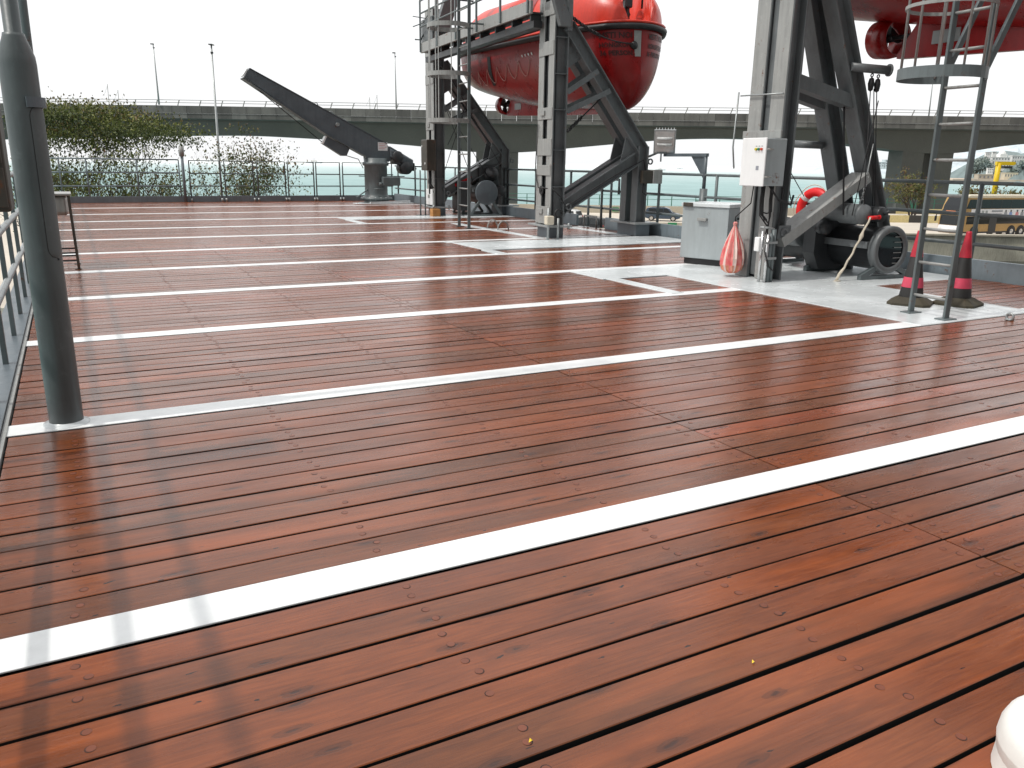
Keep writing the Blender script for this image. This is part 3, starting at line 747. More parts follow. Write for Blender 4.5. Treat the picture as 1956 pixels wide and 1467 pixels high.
for line, zt, sz in (('MSTI NO8', 3.89, .15), ('HONGKONG', 3.72, .125), ('36 PERSONS', 3.57, .125)):
    tv, tf, tw = make_text(line, sz)
    k = MB(); k.keep = True; sc = .50 / tw
    k.add([LL(hullz(.035 + .40 * (1 - x / tw) ** 1.6, -1, zt + y, .01)) for x, y in tv], tf); k.build('lettering', M['faint'], lb)
    k = MB(); k.keep = True; k.add([LL(hullz(.02 + .36 * (x / tw) ** 1.5, 1, zt + y, .01)) for x, y in tv], tf); k.build('lettering', M['faint'], lb)
k = MB(); k.lathe(LL(hullz(.03, -1, 3.75, .02)), [(0, -.02), (.07, -.01), (.08, .03), (.05, .06), (0, .07)], 14, -EY); k.build('bow_fitting', M['black'], lb)
# lashing lines between boat and near frame
k = MB(); p0 = L(.30, -.05, 4.12); p1 = LL(hullz(.03, -1, 3.78, .06))
pts = [p0 + (p1 - p0) * u - V((0, 0, .12 * 4 * u * (1 - u))) for u in [i / 12 for i in range(13)]]
k.tube(pts, .012, 6)
for i in range(14):
    u = .02 + i * .03; p = p0 + (p1 - p0) * u - V((0, 0, .12 * 4 * u * (1 - u))); k.torus(p, EY if i % 2 else EX, .028, .011, 8, 5)
tag(k.build('lashing_chain', M['black'], loc=p0), 'dark chain and rope from the near davit head to the lifeboat bow', 'chain')
k = MB(); p0 = L(.3, -.02, 2.05); p1 = L(1.35, .45, 2.78)
k.cyl(p0, p1, .014, n=6)
for i in range(9): k.torus(p0 + (p1 - p0) * (.03 + .045 * i), EY if i % 2 else EX, .03, .011, 8, 5)
tag(k.build('lashing_chain', M['black'], loc=p0), 'lower dark tensioner chain from the near davit column up under the hull', 'chain')
lb2 = copy_tree(lb); lb2.location = lb.location + EY * -12.84 + V((0, 0, .17))
lb2['label'] = 'red lifeboat overhead at the right edge, only its keel and propeller nozzle in view'
for o in (lb, lb2): o['group'] = 'red lifeboats in davits'

# ------------------------------------------------------------------ near davit (right)
dc = thing('boat_davit', 'tall grey near davit beside the white control cabinet, carrying the overhead lifeboat', 'davit', L(0, -6.3, 0))
bC = -6.3
davit_frame(dc, bC, 6.2, 'tall')
for q, dx in ((bC + .12, 0), (bC + .58, 1)):
    st_ = (lambda z: .77 + (3.48 - z) * .438) if dx == 0 else (lambda z: .84 + (3.43 - z) * .367)
    s = MB(); s.ibeam(L(st_(4.7), q, 4.7), L(st_(.06), q, .06), .22, .24, (.9, 0, .38), .022); s.build('strut', M['grey'], dc)
    s = MB(); s.prism([(1.0, 2.98), (1.25, 2.75), (1.60, 2.12), (1.50, 1.90), (1.3, 2.2)], lambda p, z, t, q=q: L(p, q + t, z), -.015, .015); s.build('gusset', M['grey'], dc)
    s = MB(); s.bar(L(.22, q, 2.50), L(1.22, q, 2.28), .16, .16); s.build('cross_tie', M['grey'], dc)
s = MB(); s.bar(L(.16, bC + .1, .50), L(1.56, bC + .1, 1.34), .30, .13, (0, 0, 1)); s.build('brace', M['greyl'], dc)
s = MB(); s.bbox(.08, .30, bC - .02, bC + .0, .55, .72, .005, L, 1); s.torus(L(.19, bC - .025, .63), EY, .05, .018, 14, 6); s.build('padeye', M['grey'], dc)
# pipe booms with blocks
for nm, p0, p1, r in (('boom', L(1.05, bC + .02, 2.70), L(1.58, bC - .10, 2.68), .055), ('boom', L(1.3, bC + .6, 1.75), L(1.05, bC + 1.0, 1.77), .05)):
    s = MB(); s.cyl(p0, p1, r, n=16); d = (p1 - p0).normalized(); s.cyl(p1, p1 + d * .02, r * 1.4, n=18); s.build(nm, M['grey'], dc)
for p in (L(1.36, bC - .05, 2.61), L(1.45, bC - .07, 2.60), L(1.05, bC + 1.02, 1.66)):
    s = MB(); s.torus(p + V((0, 0, 0)), EX, .02, .008, 10, 5); s.lathe(p - V((0, 0, .05)), [(0, .03), (.03, .01), (.042, -.05), (.03, -.13), (0, -.15)], 10); s.build('block', M['black'], dc)
s = MB()
for a, b_ in ((L(1.36, bC - .05, 2.45), L(1.25, bC - .3, .82)), (L(1.45, bC - .07, 2.45), L(1.80, bC - .0, .72)), (L(1.41, bC - .06, 2.45), L(1.77, bC - .0, .72)), (L(1.05, bC + 1.02, 1.5), L(1.25, bC + .8, 1.05)), (L(1.05, bC + 1.02, 1.5), L(1.1, bC + .9, 1.0)),
              (L(.28, bC + .5, 2.6), L(.66, bC + .5, .95)), (L(1.45, bC - .12, 2.3), L(1.1, bC - .25, .85)), (L(1.15, bC + .3, 3.2), L(1.05, bC - .15, .85))): s.cyl(a, b_, .007 if a.z < 2.55 else .013, n=6)
s.build('fall_wire', M['wire'], dc)
s = MB(); s.tube([L(-.02, bC + .86, 2.4), L(-.06, bC + .84, 1.7), L(-.03, bC + .82, 1.42)], .012, 6); s.tube([L(-.033, bC + .8, 2.35), L(-.033, bC - .0, 2.33)], .01, 6); s.build('cable', M['galv'], dc)

# ------------------------------------------------------------------ winches
def winch(root, c, r, ln, front, solid):
    """drum along EY starting at point c (front face centre)"""
    X, Z = EX, V((0, 0, 1))
    w = MB(); w.lathe(c, [(r * .98, .02), (r * .98, .10), (r * .9, .11), (r * .9, ln - .1), (r * .98, ln - .08), (r * .98, ln), (0, ln)], 32, EY); w.build('drum', M['dark'], root)
    w = MB()
    if solid:
        w.lathe(c, [(0, 0), (r * .95, 0), (r, .012), (r, .05), (r * .97, .06)], 36, EY)
    else:
        w.lathe(c, [(r * .74, .012), (r * .74, 0), (r * .78, -.012), (r * .96, -.012), (r, .0), (r, .1), (r * .97, .11)], 36, EY)
    w.build('end_ring', M['coam'] if solid else M['grey'], root)
    if not solid:
        w = MB(); w.disc(c + EY * .018, r * .75, EY, 32); w.build('end_glass', M['glass'], root)
        w = MB()
        for i in range(6): w.bar(c + X * (-.0) + EY * .005 + Z * (-.18 + .07 * i) + X * .06, c + EY * .005 + Z * (-.18 + .07 * i) + X * .2, .006, .01)
        w.build('end_slot', M['greyl'], root)
    for q in (.06, ln * .5, ln - .06):
        w = MB(); p = c + EY * q
        for sg in (-1, 1):
            w.bar(p + X * sg * r * .62 - Z * r * .78, V((p.x, p.y, .04)) + X * sg * (r + .13), .065, .065, EY)
        w.bar(V((p.x, p.y, .03)) - X * (r + .14), V((p.x, p.y, .03)) + X * (r + .14), .06, .05)
        w.build('foot', M['rail'], root)
    w = MB(); w.bar(c - X * (r * 1.0) + EY * .1 + Z * .06, c - X * r * 1.0 + EY * ln * .6 + Z * .06, .05, .09); w.build('guard', M['grey'], root)
wc = thing('boat_winch', 'dark boat winch with open ringed drum and pale rope beside the near davit', 'winch', V((9.77, 7.35, 0)), 'boat winches under the davits')
cC = V((9.62, 7.22, .40)); winch(wc, cC, .315, 2.1, True, False)
w = MB()
w.prism([(-.62, .28), (-.5, 0.05), (-.1, .05), (.05, .45), (.02, .95), (-.25, 1.05), (-.62, .72)], lambda p, z, t: cC + EX * (p + .1) + EY * (.85 + t) + V((0, 0, z - .395)), 0, .22); w.build('gearbox', M['dark'], wc)
w = MB(); mC = cC + EX * -.42 + EY * .1 + V((0, 0, .46))
w.lathe(mC, [(0, 0), (.07, 0), (.075, .02), (.13, .03), (.135, .06), (.135, .4), (.11, .45), (.11, .8), (0, .8)], 24, EY); w.build('motor', M['grey'], wc)
w = MB(); w.lathe(mC + EX * .28 + EY * -.02, [(0, 0), (.09, 0), (.1, .02), (.1, .5), (0, .5)], 20, EY); w.cyl(mC + EX * .3, mC + EX * .3 - EY * .1 + V((0, 0, .05)), .02, n=8); w.lathe(mC + EX * -.1 + EY * .55 + V((0, 0, -.2)), [(0, 0), (.1, 0), (.1, .12), (.06, .2), (0, .2)], 16, EY); w.build('brake_housing', M['dark'], wc)
w = MB(); w.cyl(mC + EX * .03 - EY * .02 + V((0, 0, -.04)), mC + EX * .18 - EY * .04 + V((0, 0, -.03)), .026, n=10); w.cyl(mC + EX * .18 - EY * .04 + V((0, 0, -.03)), mC + EX * .2 - EY * .04 + V((0, 0, -.03)), .03, n=10); w.build('lever', M['buoy'], wc)
w = MB(); w.torus(mC + V((0, .1, .16)), EY, .035, .01, 12, 6); w.cyl(mC + V((0, .1, .19)), mC + V((.08, .1, .9)), .008, n=6)
for i in range(6): w.torus(mC + V((.01 * i, .1, .22 + .05 * i)), EX if i % 2 else EY, .018, .006, 8, 5)
w.build('chain', M['galv'], wc)
w = MB(); w.lathe(cC + EX * -.35 + EY * 1.25 + V((0, 0, .1)), [(0, 0), (.16, 0), (.17, .03), (.17, .45), (0, .45)], 18, EY); w.build('motor', M['grey'], wc)
rp = MB(); r0 = mC + EX * .02 - EY * .05 + V((0, 0, -.03)); r1 = G(1596, 538) + V((0, 0, .012))
pts = [r0 + (r1 - r0) * (i / 16) + V((0, 0, -.05 * math.sin(math.pi * i / 16))) + EX * .01 * math.sin(i * 1.7) for i in range(17)]
rp.tube(pts, [.014 + (.016 if i == 4 else 0) + (.006 if i > 12 else 0) for i in range(17)], 7)
rp.tube([r1, r1 + V((-.04, -.01, .0)), r1 + V((-.02, -.05, .003)), r1 + V((.03, -.04, .0))], .012, 6)
tag(rp.build('rope', M['rope'], loc=r1), 'pale knotted rope hanging from the red winch lever to the white deck', 'rope')

wb = thing('boat_winch', 'dark boat winch with solid round drum end inside the far davit frame', 'winch', L(1.65, 6.6, 0), 'boat winches under the davits')
cB = V((10.19, 20.6, .645)); winch(wb, cB, .335, 1.5, True, True)
w = MB(); m0 = cB + EX * .25 + V((0, 0, .5)) + EY * .1
w.lathe(m0, [(0, -.02), (.10, -.02), (.11, .1), (.19, .12), (.2, .15), (.2, .7), (0, .7)], 22, EY); w.build('motor', M['dark'], wb)
w = MB(); w.lathe(cB + EX * .48 + EY * .1 + V((0, 0, .04)), [(0, 0), (.14, 0), (.15, .02), (.15, .3), (0, .3)], 20, EY); w.bbox(-.1, .5, .35, .6, .0, .75, .03, lambda x, y, z: cB + EX * x + EY * y + V((0, 0, z))); w.bbox(-.75, -.45, .2, .8, -.5, .3, .05, lambda x, y, z: cB + EX * x + EY * y + V((0, 0, z))); w.build('gearbox', M['dark'], wb)
w = MB(); w.bar(cB + V((-.9, .6, -.1)), cB + V((.35, .7, .55)), .12, .1); w.build('shaft_guard', M['greyl'], wb)
w = MB(); w.cyl(cB + V((-.75, .5, .18)), cB + V((-.25, .5, .42)), .05, n=10); w.build('lever', M['buoy'], wb)

# ------------------------------------------------------------------ cage ladders
def ladder(name, label, a, b0, b1, ztop, rung0, step, hoops, rad, r_rail, mat, flare=0):
    t = thing(name, label, 'ladder', L(a, (b0 + b1) / 2, 0), 'caged ladders up to the davits')
    for b in (b0, b1):
        w = MB(); w.bbox(a - .035, a + .035, b - .014, b + .014, .012, ztop, .004, L, 1); w.bbox(a - .09, a + .09, b - .06, b + .06, .008, .02, .003, L, 1); w.build('rail', mat, t)
    z = rung0
    while z < ztop - .05:
        w = MB(); w.cyl(L(a, b0, z), L(a, b1, z), .015, n=8); w.build('rung', M['greyl'], t); z += step
    bm_ = (b0 + b1) / 2; hw = (b1 - b0) / 2
    def arc(rad, z, k, cx): 
        t0 = math.asin(min(1, hw / rad))
        return L(a - cx + rad * math.cos(k), bm_ + rad * math.sin(k), z)
    cx = math.sqrt(max(0, rad * rad - hw * hw))
    th0 = math.atan2(hw, cx)
    for z, hgt in hoops:
        w = MB(); N = 28
        for i in range(N):
            k0 = th0 + (2 * math.pi - 2 * th0) * i / N; k1 = th0 + (2 * math.pi - 2 * th0) * (i + 1) / N
            vs = [arc(rr_, zz_, k, cx) for k in (k0, k1) for zz_ in (z - hgt / 2, z + hgt / 2) for rr_ in (rad, rad + .012)]
            w.add(vs, [(0, 1, 3, 2), (4, 6, 7, 5), (0, 4, 5, 1), (2, 3, 7, 6), (0, 2, 6, 4), (1, 5, 7, 3)])
        w.build('hoop', M['greyl'] if hgt < .1 else M['rail'], t)
    return t, arc, cx, th0
t1, arc, cx, th0 = ladder('cage_ladder', 'grey caged ladder up to the walkway of the middle davit', -.67, 2.72, 3.34, 5.6, .5, .375, [(2.32, .09), (3.28, .09), (4.25, .09), (5.2, .09)], .46, .02, M['rail'])
for k in (math.pi * .62, math.pi * .82, math.pi * 1.02, math.pi * 1.22, math.pi * 1.42):
    w = MB(); w.bar(arc(.45, 2.3, k, cx), arc(.45, 5.4, k, cx), .045, .008, EX); w.build('cage_bar', M['greyl'], t1)
for z in (4.3, 4.85):
    for bb_ in (3.34, 2.72):
        w = MB(); w.bar(L(-.67, bb_, z), L(-.33, bb_, z), .05, .03); w.build('bracket', M['rail'], t1)
t2, arc, cx, th0 = ladder('cage_ladder', 'near caged ladder with a wide cage mouth standing between the two cones', -.2, -9.11, -8.70, 4.6, .20, .335, [(2.30, .10), (2.88, .03), (3.6, .03)], .37, .02, M['rail'])
for i in range(9):
    k = th0 + .25 + (2 * math.pi - 2 * th0 - .5) * i / 8
    w = MB(); w.cyl(arc(.365, 2.3, k, cx), arc(.365, 4.4, k, cx), .011, n=8); w.build('cage_bar', M['galv'], t2)
for b in (-9.11, -8.70):
    w = MB(); w.bar(L(-.2, b, 2.34), L(.22, b, 3.2), .03, .06, (0, 0, 1)); w.build('bracket', M['rail'], t2)

# ------------------------------------------------------------------ control cabinet, pipes, locker, bag
cb = thing('control_cabinet', 'white electrical cabinet with three buttons on the near davit column', 'cabinet', L(-.3, bC + .3, 1.2))
def Cc(x, y, z): return L(x, bC + y, z)
# door faces the camera side (-b), box sits in front of the column
c0, c1, cy0, cy1, cz0, cz1 = -.62, -.10, -.02, .42, 1.22, 1.79
w = MB(); w.bbox(-.35, -.035, cy0 - .14, cy1 - .16, cz0, cz1, .008, Cc, 1); w.build('casing', M['locker'], cb)
w = MB(); w.bbox(-.375, -.351, cy0 - .15, cy1 - .15, cz0 - .005, cz1 + .005, .006, Cc, 1); w.build('door', M['cab'], cb)
# ------------------------------------------------------------------
for k, (mm) in enumerate(('btny', 'btng', 'btnr')):
    w = MB(); w.cyl(Cc(-.376, .0 - .05 * k, 1.66), Cc(-.395, .0 - .05 * k, 1.66), .016, n=12); w.build('button', M[mm], cb)
    w = MB(); w.box(-.3775, -.3755, -.015 - .05 * k, .015 - .05 * k, 1.692, 1.70, Cc); w.build('legend', M['adgrey'], cb)
w = MB(); w.box(-.378, -.3755, -.07, -.02, 1.41, 1.46, Cc); w.build('display', M['adgrey'], cb)
for z in (1.33, 1.66):
    w = MB(); w.bbox(-.34, -.29, cy0 - .17, cy0 - .141, z - .012, z + .012, .004, Cc, 1); w.cyl(Cc(-.36, cy0 - .165, z), Cc(-.27, cy0 - .165, z), .01, n=8); w.build('hinge', M['steel'], cb)
w = MB()
rng2 = random.Random(5)
for i in range(9):
    x = -.32 + .03 * i; y = -.1 + .02 * (i % 5); e = rng2.uniform(.45, 1.0)
    w.tube([Cc(x, y, 1.225), Cc(x + .01, y + .02, 1.05), Cc(x + .04, y + .04, .9 - .2 * (1 - e)), Cc(-.05, y + .12, e - .1)], .009, 6)
w.tube([Cc(-.2, -.1, 1.22), Cc(-.12, -.16, 1.08), Cc(.0, -.06, 1.05), Cc(.12, -.05, 1.02), Cc(.24, -.03, .98), Cc(.3, 0, 1.1)], .014, 6)
w.tube([Cc(.06, -.05, 1.2), Cc(.07, -.05, .9), Cc(.03, -.05, .5), Cc(.05, -.05, .25), Cc(-.03, -.12, .15), Cc(-.14, -.15, .22), Cc(-.2, -.13, .4)], .012, 6)
w.build('cable', M['black'], cb)

ps = thing('conduit_cluster', 'galvanised conduits and white switch at the foot of the near davit column', 'conduits', Cc(-.12, -.1, 0))
for x, y, h, r in ((-.16, -.12, .62, .02), (-.11, -.12, .63, .022), (-.05, -.10, .68, .03), (-.19, -.05, .66, .02)):
    w = MB(); w.cyl(Cc(x, y, .01), Cc(x, y, h), r, n=12); w.build('conduit', M['rail'] if x > -.15 else M['chrome'], ps)
w = MB(); w.bbox(-.25, -.15, -.06, .03, .40, .58, .012, Cc); w.build('switch', M['cab'], ps)
w = MB(); w.tube([Cc(-.2, 0, .70), Cc(-.1, -.06, .70), Cc(-.05, -.1, .68)], .015, 8)
for z in (.3, .5): w.bbox(-.21, -.01, -.145, -.135, z, z + .03, .003, Cc, 1)
w.build('clamp', M['galv'], ps)

lk = thing('deck_locker', 'grey steel locker box with a handle beside the near davit', 'locker', V((8.1, 9.1, 0)))
def Lk(x, y, z): return V((7.60, 8.92, 0)) + EX * x + EY * y + V((0, 0, z))
# faces: front-left face towards the camera is the -EX/-EY corner; build as box turned with the side
pA, pB = G(1297, 503), G(1416, 515)
ca, sa = 0, 0
dB = (pB - pA); dB.z = 0; wl = dB.length; e1 = dB.normalized(); e2 = V((-e1.y, e1.x, 0))
def Lk(x, y, z): return pA + e1 * x + e2 * y + V((0, 0, z))
LW = wl * .74
w = MB(); w.bbox(0, LW, 0,   .72, .10, .86, .01, Lk); w.build('body', M['locker'], lk)
w = MB(); w.bbox(.05, LW - .05, .05, .66, .008, .10, .004, Lk, 1); w.build('plinth', M['black'], lk)
w = MB(); w.bbox(-.015, LW + .015, -.02, .74, .863, .915, .008, Lk); w.build('lid', M['plate'], lk)
w = MB(); w.bbox(LW * .36, LW * .56, -.05, -.001, .66, .705, .006, Lk); w.build('handle', M['greyl'], lk)
w = MB(); w.bbox(.02, .18, -.035, -.021, .86, .92, .006, Lk); w.cyl(Lk(.06, -.04, .89), Lk(.06, -.03, .89), .012, n=8); w.cyl(Lk(.14, -.04, .89), Lk(.14, -.03, .89), .012, n=8); w.build('hinge', M['brown'], lk)
w = MB(); w.cyl(Lk(LW + .002, .3, .7), Lk(LW + .05, .3, .7), .02, n=8); w.build('latch', M['dark'], lk)

def mat_bag():
    m, t, b = nt('striped_bag'); at = t.nodes.new('ShaderNodeVertexColor'); at.layer_name = 'tint'
    n = noise(t, coords(t), 9, 4, .6)
    col = mix(t, ramp(t, n, [(.35, (0, 0, 0)), (.75, (.6, .6, .6))]), at.outputs[0], (.75, .5, .42))
    t.links.new(col, b.inputs['Base Color']); b.inputs['Roughness'].default_value = .35
    b.inputs['Subsurface Weight'].default_value = .0; bump(t, b, n, .02, .5); return m
M['bag'] = mat_bag()
bgx = G(1396, 529); bgx.z = 0
bg = thing('plastic_bag', 'tied red and white striped plastic bag hanging beside the locker', 'bag', V((bgx.x, bgx.y, .05)))
w = MB(); prof = [(.0, .055), (.08, .06), (.14, .10), (.165, .17), (.165, .26), (.145, .38), (.11, .48), (.075, .56), (.045, .63), (.022, .68), (.03, .72), (.015, .74)]
n = 40; vs = []
for r, z in prof:
    for k in range(n):
        t = 2 * math.pi * k / n; rr_ = r * (1 + .07 * math.sin(k * 2.7 + 3 * z) * (z / .4 if z < .4 else 1) + .05 * math.sin(k * 5.1 + z * 9)); vs.append(bgx + V((rr_ * math.cos(t), rr_ * math.sin(t) * .85, z)))
for i in range(len(prof) - 1):
    for k in range(n):
        w.col = (.70, .09, .10, 1) if (k // 2) % 3 != 1 else (.82, .66, .6, 1)
        if i < 3 and k % 3: w.col = (.62, .16, .07, 1)
        w.add([vs[i * n + k], vs[i * n + (k + 1) % n], vs[(i + 1) * n + (k + 1) % n], vs[(i + 1) * n + k]], [(0, 1, 2, 3)], True)
w.build('sack', M['bag'], bg)
w = MB(); w.tube([bgx + V((0, 0, .70)), bgx + V((.0, .01, .8)), Cc(-.30, .1, 1.0), Cc(-.28, .1, 1.22)], .008, 6); w.build('tie', M['black'], bg)

# ------------------------------------------------------------------ lifebuoy on the right rail
pbuoy = AXp(1556, 402, XB - .07)
lf = thing('lifebuoy', 'red lifebuoy ring with pale bands on the right railing behind the near davit', 'lifebuoy', pbuoy)
w = MB(); w.torus(pbuoy, (1, 0, 0), .30, .075, 36, 14); w.build('ring', M['buoy'], lf)
for k in range(4):
    t = math.pi / 4 + math.pi / 2 * k
    w = MB(); w.torus(pbuoy, (1, 0, 0), .30, .078, 4, 14, t - .13, t + .13); w.build('band', M['reflect'], lf)
w = MB(); pts = []
for i in range(33):
    t = 2 * math.pi * i / 32; r = .385 + .03 * abs(math.sin(2 * t)); pts.append(pbuoy + V((-.05, r * math.cos(t + .785), r * math.sin(t + .785))))
w.tube(pts, .008, 5); w.build('grab_line', M['rope'], lf)

# ------------------------------------------------------------------ floodlight and small box on the middle davit leg
fl = thing('floodlight', 'square floodlight bolted on the knee of the middle davit', 'floodlight', L(2.42, -.05, 1.7))
pf = L(2.52, -.12, 1.93)
axf = (-EX * .55 - EY * .75 + V((0, 0, -.25))).normalized(); sx = axf.cross(V((0, 0, 1))).normalized(); su = sx.cross(axf)
def F(x, y, z): return pf + sx * x + axf * y + su * z
w = MB(); w.bbox(-.22, .22, -.03, .03, -.25, .23, .01, F); w.build('frame', M['galv'], fl)
w = MB(); w.add([F(-.19, -.03, -.2), F(.19, -.03, -.2), F(.19, -.03, .18), F(-.19, -.03, .18), F(-.09, -.25, -.1), F(.09, -.25, -.1), F(.09, -.25, .1), F(-.09, -.25, .1)], [(0, 1, 5, 4), (1, 2, 6, 5), (2, 3, 7, 6), (3, 0, 4, 7), (4, 5, 6, 7)])
for i in range(7): w.box(-.18 + .06 * i, -.165 + .06 * i, -.3, -.05, -.11, .2, F)
w.build('housing', M['galv'], fl)
w = MB(); w.box(-.19, .19, .031, .036, -.22, .2, F); w.build('lens', M['lens'], fl)
w = MB(); w.cyl(F(-.15, .05, .06), F(.15, .05, .06), .025, n=8); w.cyl(F(-.15, .05, -.06), F(.15, .05, -.06), .025, n=8); w.build('tube', M['reflect'], fl)
w = MB(); w.bar(F(0, -.1, -.2), L(2.3, .1, 1.62), .06, .04); w.bar(F(-.05, .0, -.24), F(.15, .0, -.24), .1, .04); w.cyl(F(.06, .0, -.26), F(.06, 0, -.42), .015, n=6); w.build('bracket', M['rail'], fl)
w = MB(); w.bbox(.03, .18, -.34, -.22, -.14, .02, .02, F); w.build('gear_case', M['timber'], fl)
jb = thing('junction_box', 'small pale box with a brown side on the leg of the middle davit', 'box', L(2.3, -.1, 1.1))
w = MB(); w.bbox(2.30, 2.52, -.12, .12, 1.08, 1.36, .01, L); w.build('casing', M['greyl'], jb)
w = MB(); w.bbox(2.05, 2.298, -.1, .0, 1.08, 1.34, .01, L); w.build('side_box', M['brown'], jb)
w = MB(); w.tube([L(2.1, -.06, 1.1), L(2.08, -.08, .9), L(2.2, -.05, .85)], .012, 6); w.build('cable', M['black'], jb)

# ------------------------------------------------------------------ cones
def cone(x, y, label, rz):
    t = thing('traffic_cone', label, 'traffic cone', V((x, y, .008)), 'traffic cones by the near ladder')
    z0 = .009
    w = MB()
    n = 8; s1, s2, s3 = .215, .20, .125
    def sq(s, z): 
        k = s * .28; return [V((x, y, z0 + z)) + Matrix.Rotation(rz, 3, 'Z') @ V(p) for p in ((-s, -s + k, 0), (-s + k, -s, 0), (s - k, -s, 0), (s, -s + k, 0), (s, s - k, 0), (s - k, s, 0), (-s + k, s, 0), (-s, s - k, 0))]
    rings = [sq(s1, 0), sq(s1, .025), sq(s2, .035), sq(s3, .085)]
    vs = [p for r_ in rings for p in r_]
    w.add(vs, [(i * 8 + k, i * 8 + (k + 1) % 8, (i + 1) * 8 + (k + 1) % 8, (i + 1) * 8 + k) for i in range(3) for k in range(8)] + [tuple(range(8))[::-1], tuple(range(24, 32))])
    w.build('base', M['conebase'], t)
    def rad(z): return .125 - (.125 - .026) * (z - .08) / .70
    def seg(nm, za, zb, mat, e=0):
        w = MB(); w.lathe((x, y, z0), [(rad(za) + e, za), (rad(zb) + e, zb)], 28); w.build(nm, mat, t)
    w = MB(); w.lathe((x, y, z0), [(rad(.08), .08), (rad(.775), .775), (rad(.78) - .006, .782), (.018, .782)], 28); w.build('body', M['coneblack'], t)
    seg('sleeve', .52, .778, M['conered'], .003); seg('band', .19, .30, M['conepink'], .003)
    w = MB(); w.lathe((x, y, z0), [(.034, .70), (.034, .72), (.03, .78), (.026, .80), (.017, .80), (.015, .74)], 20); w.build('tip', M['conered'], t)
    return t
g1, g2 = G(1735, 583), G(1830, 584)
cone(g1.x + .05, g1.y + .02, 'traffic cone left of the ladder, black with faded red sleeve and dusty base', .5)
cone(g2.x + .02, g2.y + .02, 'traffic cone right of the ladder, black with brighter red sleeve', .25)

# ------------------------------------------------------------------ small deck fittings
for px, py, lb_ in ((941, 437, 'small pale hoop on the deck, the one nearer the caged ladder'), (961, 440, 'small pale hoop on the deck, the one nearer the davit column')):
    g = G(px, py); w = MB(); w.tube([g + EY * .0 + EX * (.13 * math.cos(t)) + V((0, 0, .0 + .2 * math.sin(t))) for t in [math.pi * i / 12 for i in range(13)]], .016, 8)
    tag(w.build('deck_hoop', M['greyl'], loc=g), lb_, 'hoop', 'hoops on the deck')
g = G(1928, 612); w = MB(); w.torus(g + V((0, 0, .035)), EX, .035, .013, 16, 8); w.bbox(-.04, .04, -.03, .03, .003, .014, .003, lambda x, y, z: g + V((x, y, z)), 1)
tag(w.build('ring_bolt', M['galv'], loc=g), 'steel ring bolt on the white strip at the right edge', 'ring bolt')
for px, py, lb_ in ((1438, 1267, 'tiny yellow leaf scrap on the planks at right'), (1013, 1418, 'tiny yellow leaf scrap in a plank gap at the bottom')):
    g = G(px, py); w = MB(); w.add([g + V(p) for p in ((-.006, -.002, .003), (.0, -.005, .008), (.007, .0, .004), (.001, .005, .010))], [(0, 1, 2, 3)])
    tag(w.build('leaf_scrap', M['yellow'], loc=g), lb_, 'leaf', 'yellow leaf scraps')
# white fairlead lip at the bottom right corner: thick rolled opening
gb = G(2024, 1512); fh = .02
w = MB(); bl = V((gb.x + .06, gb.y - .02, 0))
prof = []
for i in range(17):
    t = 2 * math.pi * i / 16; prof.append((.15 + .045 * math.cos(t), .085 + .075 * math.sin(t)))
w.lathe(bl, prof, 40)
w.lathe(bl, [(.195, .003), (.19, .06)], 40); w.lathe(bl, [(.14, .003), (.115, .06)], 40)
tag(w.build('fairlead', M['bollard'], loc=bl), 'white painted rounded steel fitting with rust specks in the bottom right corner', 'fitting')

# ------------------------------------------------------------------ stores crane at the far end
cr = thing('stores_crane', 'grey stores crane with a long raised jib by the far railing', 'crane', V((9.56, 28.2, 0)))
YC = 28.2; XC = 9.57
w = MB(); w.lathe((XC, YC, 0), [(.62, .003), (.62, .02), (.44, .03), (.44, .12), (.56, .14), (.56, .19), (.43, .22), (.40, .32), (.40, 1.28), (.46, 1.30), (.46, 1.40), (.40, 1.42), (.40, 1.55), (0, 1.55)], 28); w.build('pedestal', M['rail'], cr)
w = MB()
for i in range(16): w = MB(); t = 2 * math.pi * i / 16; w.cyl((XC + .5 * math.cos(t), YC + .5 * math.sin(t), .12), (XC + .5 * math.cos(t), YC + .5 * math.sin(t), .22), .025, n=6); w.build('bolt', M['galv'], cr)
JT = lambda p, z, t: V((p, YC + t, z))
jib = [(5.27, 3.95), (5.42, 4.21), (8.0, 2.97), (9.95, 2.02), (10.28, 1.62), (10.0, 1.42), (9.2, 1.42), (9.18, 1.62), (7.9, 2.28), (6.35, 3.25)]
w = MB(); w.prism(jib, JT, -.16, .16); w.build('jib', M['crane'], cr)
w = MB(); w.bar((5.2, YC, 3.93), (7.9, YC, 2.25), .42, .03); w.bar((7.9, YC, 2.25), (9.16, YC, 1.62), .42, .03); w.bar((5.44, YC, 4.23), (9.95, YC, 2.04), .36, .025); w.build('jib_flange', M['crane'], cr)
w = MB(); w.prism([(7.85, 2.22), (7.72, 1.98), (8.35, 1.60), (8.5, 1.6), (8.62, 1.85)], JT, -.13, .13); w.build('jib_foot_box', M['crane'], cr)
w = MB(); w.prism([(7.72, 1.98), (7.85, 2.22), (7.80, 2.24), (7.67, 2.0)], JT, -.12, .12); w.build('box_cap', M['cab'], cr)
w = MB(); w.prism([(5.24, 3.98), (5.39, 4.2), (5.36, 4.22), (5.21, 4.0)], JT, -.15, .15); w.build('jib_head_cap', M['cab'], cr)
w = MB(); w.cyl((5.55, YC, 3.72), (7.75, YC, 2.0), .014, n=6); w.tube([(8.5, YC, 1.62), (8.75, YC, 1.55), (8.95, YC, 1.5), (9.05, YC - .2, 1.2)], .014, 6); w.build('hoist_wire', M['wire'], cr)
w = MB()
for x, z in ((7.55, 3.24), (8.05, 2.98), (8.5, 2.74)): w.torus((x, YC, z), (0, 1, 0), .06, .016, 12, 6)
